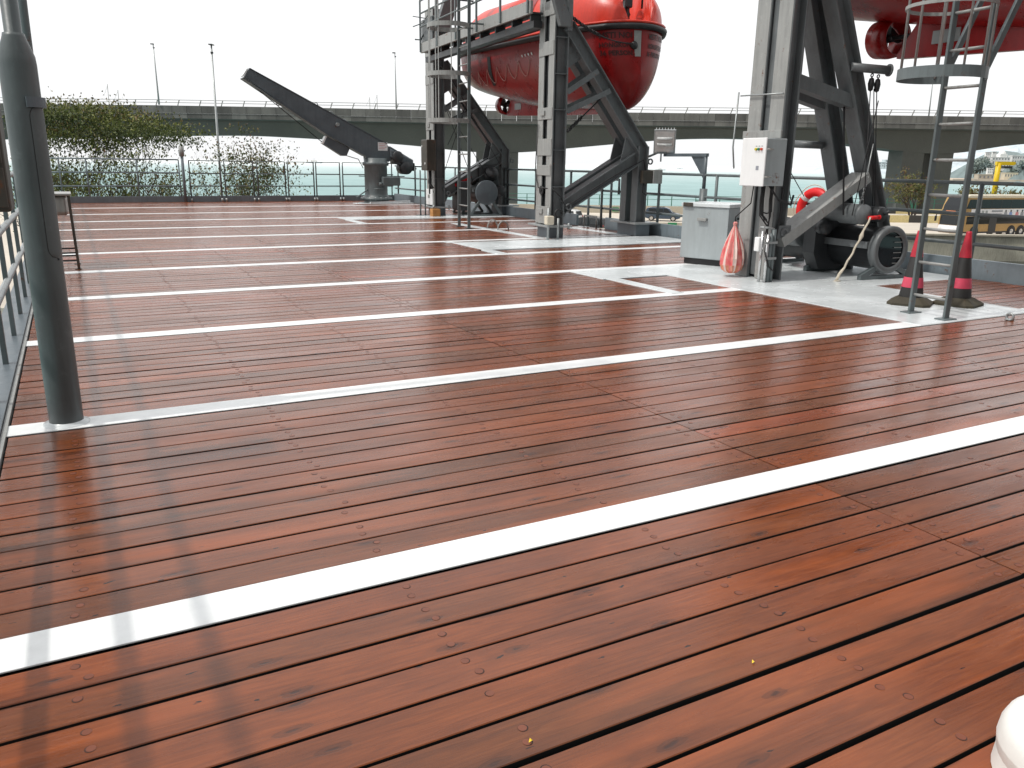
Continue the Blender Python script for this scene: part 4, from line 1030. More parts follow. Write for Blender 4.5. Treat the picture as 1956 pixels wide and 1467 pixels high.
w.torus((6.3, YC, 3.2), (0, 1, 0), .05, .018, 12, 6); w.build('lifting_eye', M['galv'], cr)
w = MB(); w.cyl((8.2, YC - .26, 2.62), (8.2, YC - .161, 2.62), .06, n=12); w.build('pin', M['galv'], cr)
w = MB(); w.box(9.62, 9.97, YC - .166, YC - .161, 1.80, 2.08); w.build('notice_plate', M['cab'], cr)
w = MB()
for i in range(4): w.box(9.65, 9.94 - .06 * (i % 2), YC - .169, YC - .1665, 2.02 - .055 * i, 2.035 - .055 * i)
w.build('notice_text', M['adpink'], cr)
w = MB(); w.bbox(10.05, 10.9, YC - .25, YC + .25, 1.55, 1.85, .05, lambda x, y, z: V((x, y, z - (x - 10.05) * .42 + .02))); w.prism([(10.05, 1.95), (10.9, 1.5), (10.92, 1.3), (10.2, 1.35)], JT, -.2, .2); w.build('winch_housing', M['crane'], cr)
w = MB(); w.lathe((10.3, YC - .32, 1.60), [(0, 0), (.19, 0), (.2, .02), (.2, .3), (0, .3)], 20, (0, 1, 0)); w.lathe((10.62, YC - .3, 1.22), [(0, 0), (.22, 0), (.22, .5), (0, .5)], 20, (0, 1, 0)); w.bbox(10.72, 10.98, YC - .2, YC + .1, 1.12, 1.4, .03); w.cyl((10.9, YC, 1.2), (11.1, YC, 1.2), .03, n=8); w.build('winch_drum', M['dark'], cr)
w = MB(); w.bbox(9.62, 10.26, YC - .62, YC - .42, .62, .92, .03); w.cyl((9.5, YC - .55, .68), (9.62, YC - .55, .68), .05, n=8); w.build('motor_box', M['rail'], cr)
w = MB(); w.bar((8.95, YC, .93), (10.6, YC - .1, .93), .05, .03); w.bar((8.75, YC - .3, .22), (9.35, YC - .1, .55), .04, .03); w.tube([(9.35, YC - .42, .52), (9.6, YC - .45, .5), (9.75, YC - .44, .52)], .016, 6); w.build('pipe', M['rail'], cr)
wt = MB(); wt.bbox(8.6, 10.7, YC - .75, YC - .3, .004, .03, .01); wt.bar((9.1, YC - .7, .05), (10.6, YC - .6, .09), .08, .05); tag(wt.build('drip_tray', M['plate'], loc=(9.6, YC - .5, 0)), 'pale drip tray and bar on the deck at the crane foot', 'tray')

# ================================================================== beyond the ship
ZS, ZL = -7.5, -5.6
def sheet(name, pts, mat, z):
    w = MB(); w.add([W(u, v, z) for u, v in pts], [tuple(range(len(pts)))]); return struct(w.build(name, mat))
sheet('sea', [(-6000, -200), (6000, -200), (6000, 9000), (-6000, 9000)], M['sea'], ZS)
LAND = [(-170, 38), (-14, 38), (-14, 83), (320, 83), (320, 150), (60, 141), (-5, 137), (-60, 110), (-170, 90)]
w = MB(); w.prism(LAND, lambda p, q, t: W(p, q, t), ZS - 1, ZL); struct(w.build('quay_ground', M['road']))
sheet('dock_water', [(4, 12), (160, 12), (160, 82.9), (4, 82.9)], M['dock'], ZS + .03)
w = MB(); w.box(-14, 300, 82.7, 83.25, ZS - .5, ZL + .62, W); tag(w.build('quay_wall', M['concg'], loc=W(60, 83, ZL)), 'stained concrete quay wall below the road and bus', 'wall')
w = MB(); w.box(-14, 300, 82.5, 83.45, ZL + .621, ZL + .78, W)
tag(w.build('wall_coping', M['concl'], loc=W(60, 83, ZL)), 'pale coping along the top of the stained quay wall', 'coping')
# road markings
for v, u0, u1 in ((97, -10, 200), (101, -10, 220), (106, -10, 220), (118, -8, 240)):
    w = MB(); k = u0
    while k < u1: w.add([W(k, v, ZL + .01), W(k + 5, v, ZL + .01), W(k + 5, v + .35, ZL + .01), W(k, v + .35, ZL + .01)], [(0, 1, 2, 3)]); k += 8
    struct(w.build('road_marking', M['buscream']))
# median barriers with black and yellow blocks
def kerb(v, u0, u1, h, label, z=ZL):
    t = thing('kerb_barrier', label, 'kerb', W((u0 + u1) / 2, v, z))
    a, b_ = MB(), MB(); k = u0; i = 0
    while k < u1:
        a = MB(); a.box(k, k + 2.6, v, v + .4, z, z + h, W); a.build('black_block' if i % 2 else 'yellow_block', M['kerbblack' if i % 2 else 'kerbyellow'], t); k += 2.6; i += 1
kerb(112, pu(1640, 112), 120, .95, 'long road divider of black and yellow blocks behind the near winch')
kerb(134, pu(1600, 134), 140, .8, 'far seaside kerb of black and yellow blocks under the bridge')
w = MB(); w.box(-10, pu(1560, 109), 92.5, 93.3, ZL, ZL + .8, W); tag(w.build('road_divider', M['concl'], loc=W(8, 93, ZL)), 'low pale concrete divider between the black car and the blue car', 'divider')
w = MB(); w.box(-10, pu(1600, 126), 124, 124.6, ZL, ZL + 1.1, W); tag(w.build('road_divider', M['concl'], loc=W(8, 124, ZL)), 'far pale concrete divider along the seaside road', 'divider')
for px, v in ((1180, 123.8), (1292, 92.3)):
    w = MB(); u = pu(px, v); w.box(u - .5, u + .5, v - .06, v, ZL + .25, ZL + .85, W)
    tag(w.build('lane_sign', M['signgreen'], loc=W(u, v, ZL + .5)), 'small green sign on the far road divider' if px == 1180 else 'small green sign on the divider below the blue car', 'sign')
# green fence at the sea edge
fe = thing('shore_fence', 'dark green fence along the sea wall beyond the road', 'fence', W(40, 137, ZL))
w = MB()
for z in (.5, 1.6, 2.2): w.bar(W(-6, 136.2, ZL + z), W(150, 139.5, ZL + z), .07, .07)
w.build('rail', M['green'], fe)
k = -6
while k < 150:
    w = MB()
    vv = 136.2 + 3.3 * (k + 6) / 156; w.bar(W(k, vv, ZL), W(k, vv, ZL + 2.2), .1, .1)
    if int(k) % 3 == 0: w.box(k, k + .9, vv - .1, vv + .1, ZL + .3, ZL + 1.5, W)
    k += 4; w.build('post', M['green'], fe)

# ------------------------------------------------------------------ viaduct
br = thing('road_viaduct', 'long concrete road viaduct on massive piers crossing the whole view', 'bridge', W(0, 150, ZS))
VB = lambda u: 151 - .028 * u
def bp(px, py):
    v = 151
    for _ in range(5): p = DP(px, py, v); v = VB(p.dot(EU))
    return p.dot(EU), p.z
soff = [(-300, 275), (0, 262), (300, 257), (450, 256), (600, 264), (700, 270), (810, 279), (890, 290), (1000, 291), (1100, 281), (1290, 264), (1400, 262), (1560, 268), (1650, 276), (1735, 289), (1840, 296), (1900, 283), (1956, 275), (2200, 262), (2500, 280)]
topp = [(-300, 194), (0, 197), (100, 199), (300, 201), (600, 206), (810, 210), (1290, 216), (1600, 219), (1956, 224), (2200, 228), (2500, 234)]
S_ = [bp(*p) for p in soff]; T_ = [bp(*p) for p in topp]
def interp(tab, u):
    for (a, za), (b_, zb) in zip(tab, tab[1:]):
        if a <= u <= b_: 
            k = (u - a) / (b_ - a); return za + (zb - za) * k
    return tab[0][1] if u < tab[0][0] else tab[-1][1]
U0, U1 = S_[0][0], S_[-1][0]
NB = 130
def strip(name, mat, f, smooth=False):
    """f(u) -> closed section list of (dv, z)"""
    w = MB(); n = len(f(U0)); vs = []
    for i in range(NB + 1):
        u = U0 + (U1 - U0) * i / NB
        for dv, z in f(u): vs.append(W(u, VB(u) + dv, z))
    w.add(vs, [(i * n + k, i * n + (k + 1) % n, (i + 1) * n + (k + 1) % n, (i + 1) * n + k) for i in range(NB) for k in range(n)])
    return w.build(name, mat, br)
def sm(u):   # smoothed soffit
    return sum(interp(S_, u + d) for d in (-4, -2, 0, 2, 4)) / 5
tz = lambda u: interp(T_, u)
strip('girder', M['conc'], lambda u: [(1.9, tz(u) - 2.2), (1.9, tz(u) - 2.6), (2.8, sm(u)), (9, sm(u)), (10, tz(u) - 2.2)])
strip('deck_slab', M['conc'], lambda u: [(-.0, tz(u) - 2.12), (.0, tz(u) - 1.7), (12, tz(u) - 1.7), (12, tz(u) - 2.12), (9.9, tz(u) - 2.3), (1.95, tz(u) - 2.3)])
# parapet panels (upper and lower course), one mesh with joints
w = MB(); k = U0; rgp = random.Random(9)
while k < U1:
    for z0, z1, dv in ((-1.28, 0, -.12), (-2.16, -1.30, -.02)):
        w.col = (rgp.uniform(.55, 1),) * 3 + (1,)
        k1 = k + 2.65; ta, tb_ = tz(k), tz(k1); va, vb_ = VB(k) + dv, VB(k1) + dv
        vs = [W(k, va, ta + z0), W(k1, vb_, tb_ + z0), W(k1, vb_, tb_ + z1), W(k, va, ta + z1), W(k, va + .3, ta + z0), W(k1, vb_ + .3, tb_ + z0), W(k1, vb_ + .3, tb_ + z1), W(k, va + .3, ta + z1)]
        w.add(vs, [(0, 1, 2, 3), (4, 7, 6, 5), (0, 4, 5, 1), (3, 2, 6, 7), (0, 3, 7, 4), (1, 5, 6, 2)])
    k += 2.70
def mat_par():
    m, t, b = nt('parapet_concrete'); at = t.nodes.new('ShaderNodeVertexColor'); at.layer_name = 'tint'
    c = ramp(t, noise(t, coords(t, (1, 1, .3)), .8, 5, .6), [(.3, (.13, .13, .126)), (.7, (.21, .21, .198))])
    t.links.new(mix(t, 1, c, at.outputs[0], 'MULTIPLY'), b.inputs['Base Color']); b.inputs['Roughness'].default_value = .9; return m
w.build('parapet', mat_par(), br)
w = MB(); k = U0; prev = None
while k < U1:
    z = tz(k); w.bar(W(k, VB(k), z), W(k + .35, VB(k), z + .95), .16, .1, EV)
    if prev is not None:
        for dz in (.5, .95): w.bar(W(prev + .2 + .15 * dz, VB(prev), tz(prev) + dz), W(k + .2 + .15 * dz, VB(k), z + dz), .09, .09)
    prev = k; k += 3.95
w.build('railing', M['greyl'], br)
for pxa, pxb in ((908, 990), (1738, 1838)):
    ua, ub = bp(pxa, 300)[0], bp(pxb, 300)[0]; um = (ua + ub) / 2
    w = MB(); v0 = VB(um) + 2.9
    if pxa > 1500:
        w.box(ua, ua + (ub - ua) * .42, v0, v0 + 6, ZS - 1, sm(ua) + .1, W); w.box(ua + (ub - ua) * .60, ub, v0, v0 + 6, ZS - 1, sm(ub) + .1, W); w.box(ua + .3, ub - .3, v0 + 1.2, v0 + 5, ZS - 1, sm(um) + .05, W)
    else: w.box(ua, ub, v0, v0 + 6, ZS - 1, sm(um) + .1, W)
    w.build('pier', M['conc'], br)

# ------------------------------------------------------------------ lamp posts
def lamp(pxb, pyb, pxt, pyt, v, r, label, head, zb=None):
    a, b_ = DP(pxb, pyb, v), DP(pxt, pyt, v)
    if zb is not None: a = V((a.x, a.y, zb))
    b_ = V((a.x, a.y, b_.z)) + (b_ - a - V((0, 0, (b_ - a).z))) * .6
    t = thing('lamp_post', label, 'lamp post', a, 'lamp posts beyond the deck')
    w = MB(); w.tube([a, a + (b_ - a) * .3, b_], [r, r * .85, r * .5], 8); w.build('shaft', M['galv'], t)
    w = MB(); s = v / 1538
    if head == 'T':
        w.bbox(-3.6 * s, 3.6 * s, -.25, .25, -1.2 * s, 0.6 * s, .02, lambda x, y, z: b_ + EU * x + EV * y + V((0, 0, z))); w.cyl(b_ - V((0, 0, 15 * s)), b_ - V((0, 0, 12 * s)), 2.5 * s, n=8)
    else:
        w.bbox(-4.5 * s, 1 * s, -.2, .2, -.8 * s, .8 * s, .02, lambda x, y, z: b_ + EU * x + EV * y + V((0, 0, z))); w.bbox(-.5 * s, 2 * s, -.2, .2, -7 * s, -5.5 * s, .02, lambda x, y, z: b_ + EU * x + EV * y + V((0, 0, z)))
    w.build('lamp_head', M['dark'], t)
lamp(304, 200, 292, 84, 152.5, .16, 'slim lamp post standing on the viaduct, leftmost of the tall ones', 'L')
lamp(423, 380, 406, 85, 60, .11, 'tall street light with a flat head behind the bush, crossing the viaduct', 'T', ZL)
lamp(757, 208, 754, 101, 152.5, .14, 'slim lamp post on the viaduct left of the middle davit', 'L')
lamp(1774, 222, 1783, 135, 151, .12, 'lamp post on the viaduct seen below the near ladder cage', 'L')
for pxs, top, lb_ in (((205, 161), 198, 'thin lattice mast far behind the viaduct, taller of the left pair'), ((225, 172), 198, 'thin lattice mast far behind the viaduct, shorter of the left pair'), ((706, 186), 208, 'thin mast beyond the viaduct left of the lamp post'), ((720, 181), 208, 'thin taller mast beyond the viaduct left of the lamp post')):
    a, b_ = DP(pxs[0] + 2, top + 20, 260), DP(pxs[0], pxs[1], 260); w = MB(); w.tube([V((a.x, a.y, ZS)), b_], .1, 5); w.bar(a + (b_ - a) * .6 - EU * 1.2, a + (b_ - a) * .95, .05, .05)
    tag(w.build('thin_mast', M['greyl'], loc=V((a.x, a.y, ZS))), lb_, 'mast', 'masts behind the viaduct')

# ------------------------------------------------------------------ vehicles
def place(px, py, v, ang):
    o = DP(px, py, v); o.z = ZL
    d = EU * math.cos(ang) + EV * math.sin(ang); n = V((-d.y, d.x, 0))     # d forward, n left
    return o, lambda x, y, z: o + d * x + n * y + V((0, 0, z))
def suv(px, py, v, ang, body, label):
    o, T = place(px, py, v, ang); t = thing('parked_car', label, 'car', o, 'cars on the road')
    prof = [(-2.25, .45), (-2.3, .95), (-2.2, 1.05), (-2.05, 1.62), (-1.6, 1.72), (.3, 1.74), (.75, 1.62), (1.25, 1.08), (2.05, .95), (2.3, .8), (2.3, .42), (1.9, .3), (-1.9, .3)]
    bm = bmesh.new(); n = len(prof)
    vs = [[bm.verts.new((x, sg * (.93 if z < 1.1 else .93 - (z - 1.05) * .28), z)) for x, z in prof] for sg in (-1, 1)]
    bm.faces.new(vs[0]); bm.faces.new(vs[1][::-1])
    for i in range(n): bm.faces.new((vs[0][i], vs[1][i], vs[1][(i + 1) % n], vs[0][(i + 1) % n]))
    bmesh.ops.bevel(bm, geom=bm.edges[:], offset=.06, segments=2, affect='EDGES'); w = MB(); w.bm(bm, T); w.build('body', body, t)
    for sg in (-1, 1):
        for x0, x1_, xa, xb in ((-1.85, -.85, -1.78, -.85), (-.8, .1, -.8, .05), (.15, 1.0, .12, .62)):
            w = MB(); w.quad(*[T(x, sg * (.955 - (z - 1.05) * .28), z) for x, z in ((x0, 1.1), (x1_, 1.1), (xb, 1.6), (xa, 1.6))]); w.build('window', M['glass2'], t)
        w = MB(); w.bbox(.75, .95, sg * 1.0 - .08, sg * 1.0 + .08, 1.08, 1.22, .03, T); w.build('mirror', M['black'], t)
        w = MB(); w.quad(*[T(-2.315 + .03 * (z > 1), sg * y, z) for y, z in ((.6, .9), (.9, .9), (.88, 1.08), (.6, 1.08))]); w.build('tail_lamp', M['lampred'], t)
        w = MB(); w.quad(*[T(2.31 - .12 * (z > .8), sg * y, z) for y, z in ((.5, .72), (.88, .72), (.85, .88), (.5, .88))]); w.build('headlight', M['lampwhite'], t)
        for x in (-1.4, 1.4):
            w = MB(); c = T(x, sg * .86, .36); ax = (T(0, 1, 0) - T(0, 0, 0)) * sg; w.lathe(c, [(.2, .08), (.3, .1), (.36, .06), (.36, -.12)], 20, ax); wh = w.build('wheel', M['black'], t)
            w = MB(); w.disc(c + ax * .085, .22, ax, 16); w.build('rim', M['chrome'], wh)
    w = MB(); w.quad(*[T(x - .02, y, z) for x, y, z in ((-2.2, -.75, 1.1), (-2.2, .75, 1.1), (-2.08, .66, 1.58), (-2.08, -.66, 1.58))]); w.build('rear_window', M['glass2'], t)
    w = MB(); w.quad(*[T(x + .03, y, z + .02) for x, y, z in ((1.22, -.8, 1.1), (1.22, .8, 1.1), (.8, .68, 1.58), (.8, -.68, 1.58))]); w.build('windscreen', M['glass2'], t)
    w = MB(); w.quad(*[T(-2.325, y, z) for y, z in ((-.26, .72), (.26, .72), (.26, .84), (-.26, .84))]); w.build('number_plate', M['reflect'], t)
    for sg in (-1, 1):
        w = MB(); w.bar(T(-1.5, sg * .66, 1.78), T(.2, sg * .66, 1.79), .05, .04); w.build('roof_rail', M['dark'], t)
    return t
suv(1120, 432, 85.5, R(148), M['carblack'], 'black sport utility car on the road seen over the bulwark by the davit legs')
suv(1266, 414, 108, R(-15), M['carblue'], 'blue grey sport utility car on the far lane left of the grey locker')
w_ = suv(1075, 424, 100, R(150), M['lampwhite'], 'white car mostly hidden behind the middle davit column and the black car')

o, T = place(1884, 440, 92, R(180 + 22)); bu = thing('double_decker_bus', 'gold and cream double decker bus with a white advert band behind the near ladder', 'bus', o)
def bsec(inset): pass
BL, BWd, BH = 6.0, 1.28, 4.35
prof = [(-6, .35), (-6, 4.2), (-5.85, 4.35), (4.9, 4.35), (5.35, 4.22), (5.75, 3.3), (5.95, 2.3), (6.05, 1.2), (6.0, .35)]
def busbox(nm, pr, mat, hw, bev=.12):
    bm = bmesh.new(); vs = [[bm.verts.new((x, sg * hw, z)) for x, z in pr] for sg in (-1, 1)]
    bm.faces.new(vs[0]); bm.faces.new(vs[1][::-1]); n = len(pr)
    for i in range(n): bm.faces.new((vs[0][i], vs[1][i], vs[1][(i + 1) % n], vs[0][(i + 1) % n]))
    if bev: bmesh.ops.bevel(bm, geom=bm.edges[:], offset=bev, segments=3, affect='EDGES')
    w = MB(); w.bm(bm, T); return w.build(nm, mat, bu)
busbox('body', prof, M['busgold'], BWd)
busbox('roof', [(-6.02, 4.1), (-6.0, 4.28), (-5.8, 4.42), (4.9, 4.42), (5.45, 4.2), (5.3, 4.1)], M['buscream'], BWd + .015, .05)
for sg in (-1, 1):
    S2 = lambda x, z, e=.012: T(x, sg * (BWd + e), z)
    w = MB(); w.quad(S2(-5.8, 3.0), S2(5.2, 3.0), S2(4.8, 3.98), S2(-5.8, 3.98)); up_ = w.build('upper_window', M['glass'], bu)
    w = MB(); 
    for k in range(7): x = -4.6 + 1.5 * k; w.quad(S2(x, 3.02, .016), S2(x + .06, 3.02, .016), S2(x + .06, 3.96, .016), S2(x, 3.96, .016))
    w.build('window_bar', M['dark'], up_)
    w = MB(); w.quad(S2(-5.6, 2.2), S2(4.4, 2.2), S2(4.4, 2.96), S2(-5.6, 2.96)); ad = w.build('advert_panel', M['busad'], bu)
    w = MB(); w.quad(S2(-5.6, 1.35), S2(4.9, 1.35), S2(4.9, 2.17), S2(-5.6, 2.17)); w.build('lower_window', M['glass'], bu)
    w = MB(); w.quad(S2(-5.9, .36), S2(5.8, .36), S2(5.8, .55), S2(-5.9, .55)); w.build('skirt', M['dark'], bu)
    for x in (3.55, -2.2, -3.7):
        w = MB(); c = T(x, sg * (BWd - .02), .52); ax = (T(0, 1, 0) - T(0, 0, 0)) * sg; w.disc(c + ax * .037, .66, ax, 24); w.build('wheel_arch', M['black'], bu)
        w = MB(); w.lathe(c, [(.26, .05), (.3, .09), (.46, .1), (.52, .06), (.52, -.2)], 24, ax); wh = w.build('wheel', M['black'], bu)
        w = MB(); w.lathe(c, [(0, .1), (.1, .11), (.15, .07), (.24, .07), (.27, .1)], 16, ax); w.build('rim', M['chrome'], wh)
    w = MB(); w.quad(S2(.3, .42, .02), S2(1.45, .42, .02), S2(1.45, 2.1, .02), S2(.3, 2.1, .02)); w.build('door', M['dark'], bu)
    # advert: pale glyphs, a dark caption pill and four small half figures
    # (reading order runs from the front on the visible side)
    w = MB()
    for k in range(4):
        x = 3.9 - .55 * k; w.quad(S2(x, 2.46, .018), S2(x - .34, 2.46, .018), S2(x - .34, 2.8, .018), S2(x, 2.8, .018)) if k else w.quad(S2(x, 2.55, .018), S2(x - .2, 2.5, .018), S2(x - .22, 2.8, .018), S2(x - .05, 2.8, .018))
    w.build('advert_glyph', M['locker'], ad)
    w = MB(); w.quad(S2(1.3, 2.64, .018), S2(-.4, 2.64, .018), S2(-.4, 2.82, .018), S2(1.3, 2.82, .018)); w.quad(S2(1.3, 2.42, .018), S2(-.3, 2.42, .018), S2(-.3, 2.48, .018), S2(1.3, 2.48, .018)); w.build('advert_caption', M['adgrey'], ad)
    for x, mm in ((-.9, 'adgrey'), (-1.7, 'adblue'), (-2.7, 'adpink'), (-3.5, 'adgrey')):
        w = MB(); w.quad(S2(x + .28, 2.24, .018), S2(x - .28, 2.24, .018), S2(x - .2, 2.62, .018), S2(x + .2, 2.62, .018)); w.build('advert_figure', M[mm], ad)
        w = MB(); n = (T(0, 1, 0) - T(0, 0, 0)) * sg; w.disc(S2(x, 2.74, .02), .13, n, 12); w.build('advert_hair', M['dark'], ad)
    w = MB(); w.quad(S2(-4.1, 2.3, .018), S2(-4.2, 2.3, .018), S2(-4.2, 2.85, .018), S2(-4.1, 2.85, .018)); w.quad(S2(-3.5, 2.85, .018), S2(-4.2, 2.85, .018), S2(-4.2, 2.78, .018), S2(-3.5, 2.78, .018)); w.build('advert_frame', M['adblue'], ad)
Fr = lambda y, z, e=.02: T((5.35 + (4.22 - z) * (.4 / .92) if z > 3.3 else 5.75 + (3.3 - z) * .2 if z > 2.3 else 5.95 + (2.3 - z) * .09) + e, y, z)
w = MB(); w.quad(Fr(-1.05, 2.85), Fr(1.05, 2.85), Fr(1.05, 3.3), Fr(-1.05, 3.3)); w.quad(Fr(-1.05, 3.3), Fr(1.05, 3.3), Fr(.9, 4.15), Fr(-.9, 4.15)); w.build('upper_windscreen', M['glass'], bu)
w = MB(); w.quad(Fr(-1.12, 2.32), Fr(1.12, 2.32), Fr(1.12, 2.84), Fr(-1.12, 2.84)); w.build('sign_panel', M['glass'], bu)
w = MB(); w.quad(Fr(-.6, 2.46, .03), Fr(.6, 2.46, .03), Fr(.6, 2.74, .03), Fr(-.6, 2.74, .03)); dsg = w.build('destination_sign', M['led'], bu)
w = MB()
for k in range(5): w.quad(Fr(-.5 + .22 * k, 2.52, .035), Fr(-.42 + .22 * k, 2.52, .035), Fr(-.42 + .22 * k, 2.7, .035), Fr(-.5 + .22 * k, 2.7, .035))
w.build('sign_stroke', M['kerbyellow'], dsg)
w = MB(); w.quad(Fr(-1.12, 1.25), Fr(1.12, 1.25), Fr(1.12, 2.28), Fr(-1.12, 2.28)); w.build('windscreen', M['glass2'], bu)
w = MB(); w.quad(Fr(-1.18, .62), Fr(1.18, .62), Fr(1.18, 1.2), Fr(-1.18, 1.2)); w.build('front_panel', M['busad'], bu)
for sg in (-1, 1):
    w = MB(); w.quad(Fr(sg * .7, .8, .03), Fr(sg * 1.1, .8, .03), Fr(sg * 1.12, 1.05, .03), Fr(sg * .75, .98, .03)); w.build('headlight', M['lampwhite'], bu)
    w = MB(); w.tube([Fr(sg * 1.2, 2.4), Fr(sg * 1.45, 2.4, .3), Fr(sg * 1.45, 2.0, .35)], .05, 6); w.bbox(-.12, .12, -.08, .08, -.28, .28, .04, lambda x, y, z: Fr(sg * 1.45, 1.85, .35) + V((x, y, z))); w.build('mirror', M['black'], bu)
w = MB(); w.quad(Fr(-1.1, .42, .03), Fr(1.1, .42, .03), Fr(1.1, .6, .03), Fr(-1.1, .6, .03)); w.build('bumper', M['dark'], bu)

# yellow gantry beyond the bus
yb = DP(1902, 352, 170); yb.z = ZL
yg = thing('yellow_gantry', 'bright yellow gantry crane arm rising behind the bus', 'crane', yb)
yt = DP(1908, 312, 170)
w = MB(); w.tube([yb, V((yt.x, yt.y, yt.z))], .5, 12); w.build('column', M['yellow'], yg)
w = MB(); w.bar(yt - EU * .55, yt + EU * 3.0, .8, .7); w.bar(yt + EU * 2.6 + V((0, 0, .05)), yt + EU * 3.3, .5, .5); w.build('arm', M['yellow'], yg)
w = MB(); w.bbox(.9, 2.6, -.6, .6, -1.0, -.5, .05, lambda x, y, z: yt + EU * x + EV * y + V((0, 0, z))); w.build('trolley', M['dark'], yg)

# ------------------------------------------------------------------ trees
def tree(name, label, base, h, spread, nleaf, leafsz, mat, seed, bare=.25, dense_top=.5, cat='tree', shape=None, group=None, nb=9, clumps=()):
    rg = random.Random(seed); t = thing(name, label, cat, base, group)
    tr = MB(); tips = []
    def grow(p, d, ln, r, lev):
        pts = [p]; rs = [r]; n = 5; q = p
        for i in range(n):
            d = (d + V((rg.gauss(0, .16), rg.gauss(0, .16), rg.gauss(.05, .10)))).normalized(); q = q + d * ln / n; pts.append(q); rs.append(r * (1 - .6 * (i + 1) / n))
            if lev < 3 and i >= 1 and rg.random() < .85:
                e = (d + V((rg.gauss(0, .7), rg.gauss(0, .7), rg.gauss(.1, .4)))).normalized()
                grow(q, e, ln * rg.uniform(.45, .75), rs[-1] * .7, lev + 1)
            if lev >= 2: tips.append(q)
        tips.append(q); tr.tube(pts, rs, 5 if lev > 0 else 8, cap=False)
    for k in range(nb):
        a = 2 * math.pi * k / nb + rg.uniform(-.3, .3); f = rg.uniform(.2, 1)
        d = V((math.cos(a) * f * spread / h * 1.0, math.sin(a) * f * spread / h * 1.0, 1)).normalized()
        grow(base + V((math.cos(a) * .4, math.sin(a) * .4, 0)), d, h * rg.uniform(.5, .68), (.13 if clumps else .17) * h / 10, 0)
    tr.build('trunk', M['bark'], t)
    cr_ = MB(); cr_.keep = True
    if shape: tips = [p for p in tips if shape(p)] or tips
    for i in range(nleaf):
        c = tips[rg.randrange(len(tips))]
        if rg.random() < bare and (c.z - base.z) < h * dense_top: continue
        q = c + V((rg.gauss(0, 1), rg.gauss(0, 1), rg.gauss(0, .7))) * spread * .075
        s = leafsz * rg.uniform(.6, 1.4)
        e = Euler((rg.uniform(0, 6.3), rg.uniform(0, 6.3), rg.uniform(0, 6.3))).to_matrix()
        hsh = math.sin(c.x * 1.9 + seed) * math.cos(c.y * 1.7) * .5 + .5
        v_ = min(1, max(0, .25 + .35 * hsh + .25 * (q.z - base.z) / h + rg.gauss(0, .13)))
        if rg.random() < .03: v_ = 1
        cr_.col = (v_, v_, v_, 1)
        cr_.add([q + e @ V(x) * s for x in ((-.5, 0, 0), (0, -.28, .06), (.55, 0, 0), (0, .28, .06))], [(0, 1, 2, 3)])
    for (px, py, vv, rx, rz_, nn) in clumps:
        c = DP(px, py, vv)
        for i in range(nn):
            d = V((rg.gauss(0, 1), rg.gauss(0, 1), rg.gauss(0, 1))); q = c + EU * d.x * rx + EV * d.y * rx + V((0, 0, d.z * rz_)); s = leafsz * rg.uniform(.6, 1.4)
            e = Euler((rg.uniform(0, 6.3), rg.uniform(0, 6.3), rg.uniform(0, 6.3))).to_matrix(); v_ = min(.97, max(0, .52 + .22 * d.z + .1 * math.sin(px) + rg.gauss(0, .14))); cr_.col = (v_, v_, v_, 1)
            cr_.add([q + e @ V(x) * s for x in ((-.5, 0, 0), (0, -.28, .06), (.55, 0, 0), (0, .28, .06))], [(0, 1, 2, 3)])
    cr_.build('crown', mat, t); return t
b = DP(215, 300, 46); b.z = ZL
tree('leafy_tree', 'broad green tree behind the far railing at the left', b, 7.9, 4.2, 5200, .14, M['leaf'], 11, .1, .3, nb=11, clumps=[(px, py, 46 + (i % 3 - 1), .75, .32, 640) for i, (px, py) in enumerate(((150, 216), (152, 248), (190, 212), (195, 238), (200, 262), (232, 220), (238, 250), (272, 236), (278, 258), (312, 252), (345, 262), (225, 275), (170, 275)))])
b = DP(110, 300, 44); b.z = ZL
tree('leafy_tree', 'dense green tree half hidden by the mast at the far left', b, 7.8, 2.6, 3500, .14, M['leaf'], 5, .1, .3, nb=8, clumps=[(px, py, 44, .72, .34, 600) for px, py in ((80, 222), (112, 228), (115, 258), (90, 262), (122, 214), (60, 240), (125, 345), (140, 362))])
b = DP(320, 300, 44); b.z = ZL
tree('thin_shrub', 'sparse shrub between the broad tree and the tall sleeved post', b, 6.3, 2.0, 2200, .12, M['leafdry'], 8, .3, .3, nb=6)
b = DP(470, 300, 42); b.z = ZL
tree('thin_shrub', 'open shrub with bare brown twigs behind the lift-out railing panels', b, 6.4, 2.9, 4200, .12, M['leafdry'], 21, .1, .5, nb=11, clumps=[(px, py, 42, .5, .35, 380) for px, py in ((455, 340), (490, 325), (505, 350), (470, 365), (440, 300), (520, 330), (490, 300))] + [(px, py, 42, .35, .2, 40) for px, py in ((455, 245), (480, 250), (500, 275), (535, 278))])
b = DP(400, 300, 40); b.z = ZL
tree('thin_shrub', 'nearly leafless shrub behind the first lift-out railing panel', b, 5.6, 2.4, 900, .12, M['leafdry'], 33, .1, .5, nb=7)
b = DP(1745, 390, 128); b.z = ZL
tree('roadside_shrub', 'spindly dark shrub in front of the right viaduct pier', b, 6.2, 4.2, 1800, .32, M['leafdry'], 41, .1, .3, nb=8)
for px, v, h_, lb_ in ((1850, 120, 4.6, 'low shrub behind the bus front'), (1888, 124, 3.6, 'low green shrub above the bus roof, left of the gantry'), (1940, 126, 4.4, 'low leafy shrub above the bus roof, right of the gantry')):
    b = DP(px, 390, v); b.z = ZL
    tree('roadside_shrub', lb_, b, h_, 3.4, 1500, .32, M['leafdry'], int(px), .1, .3, nb=7)

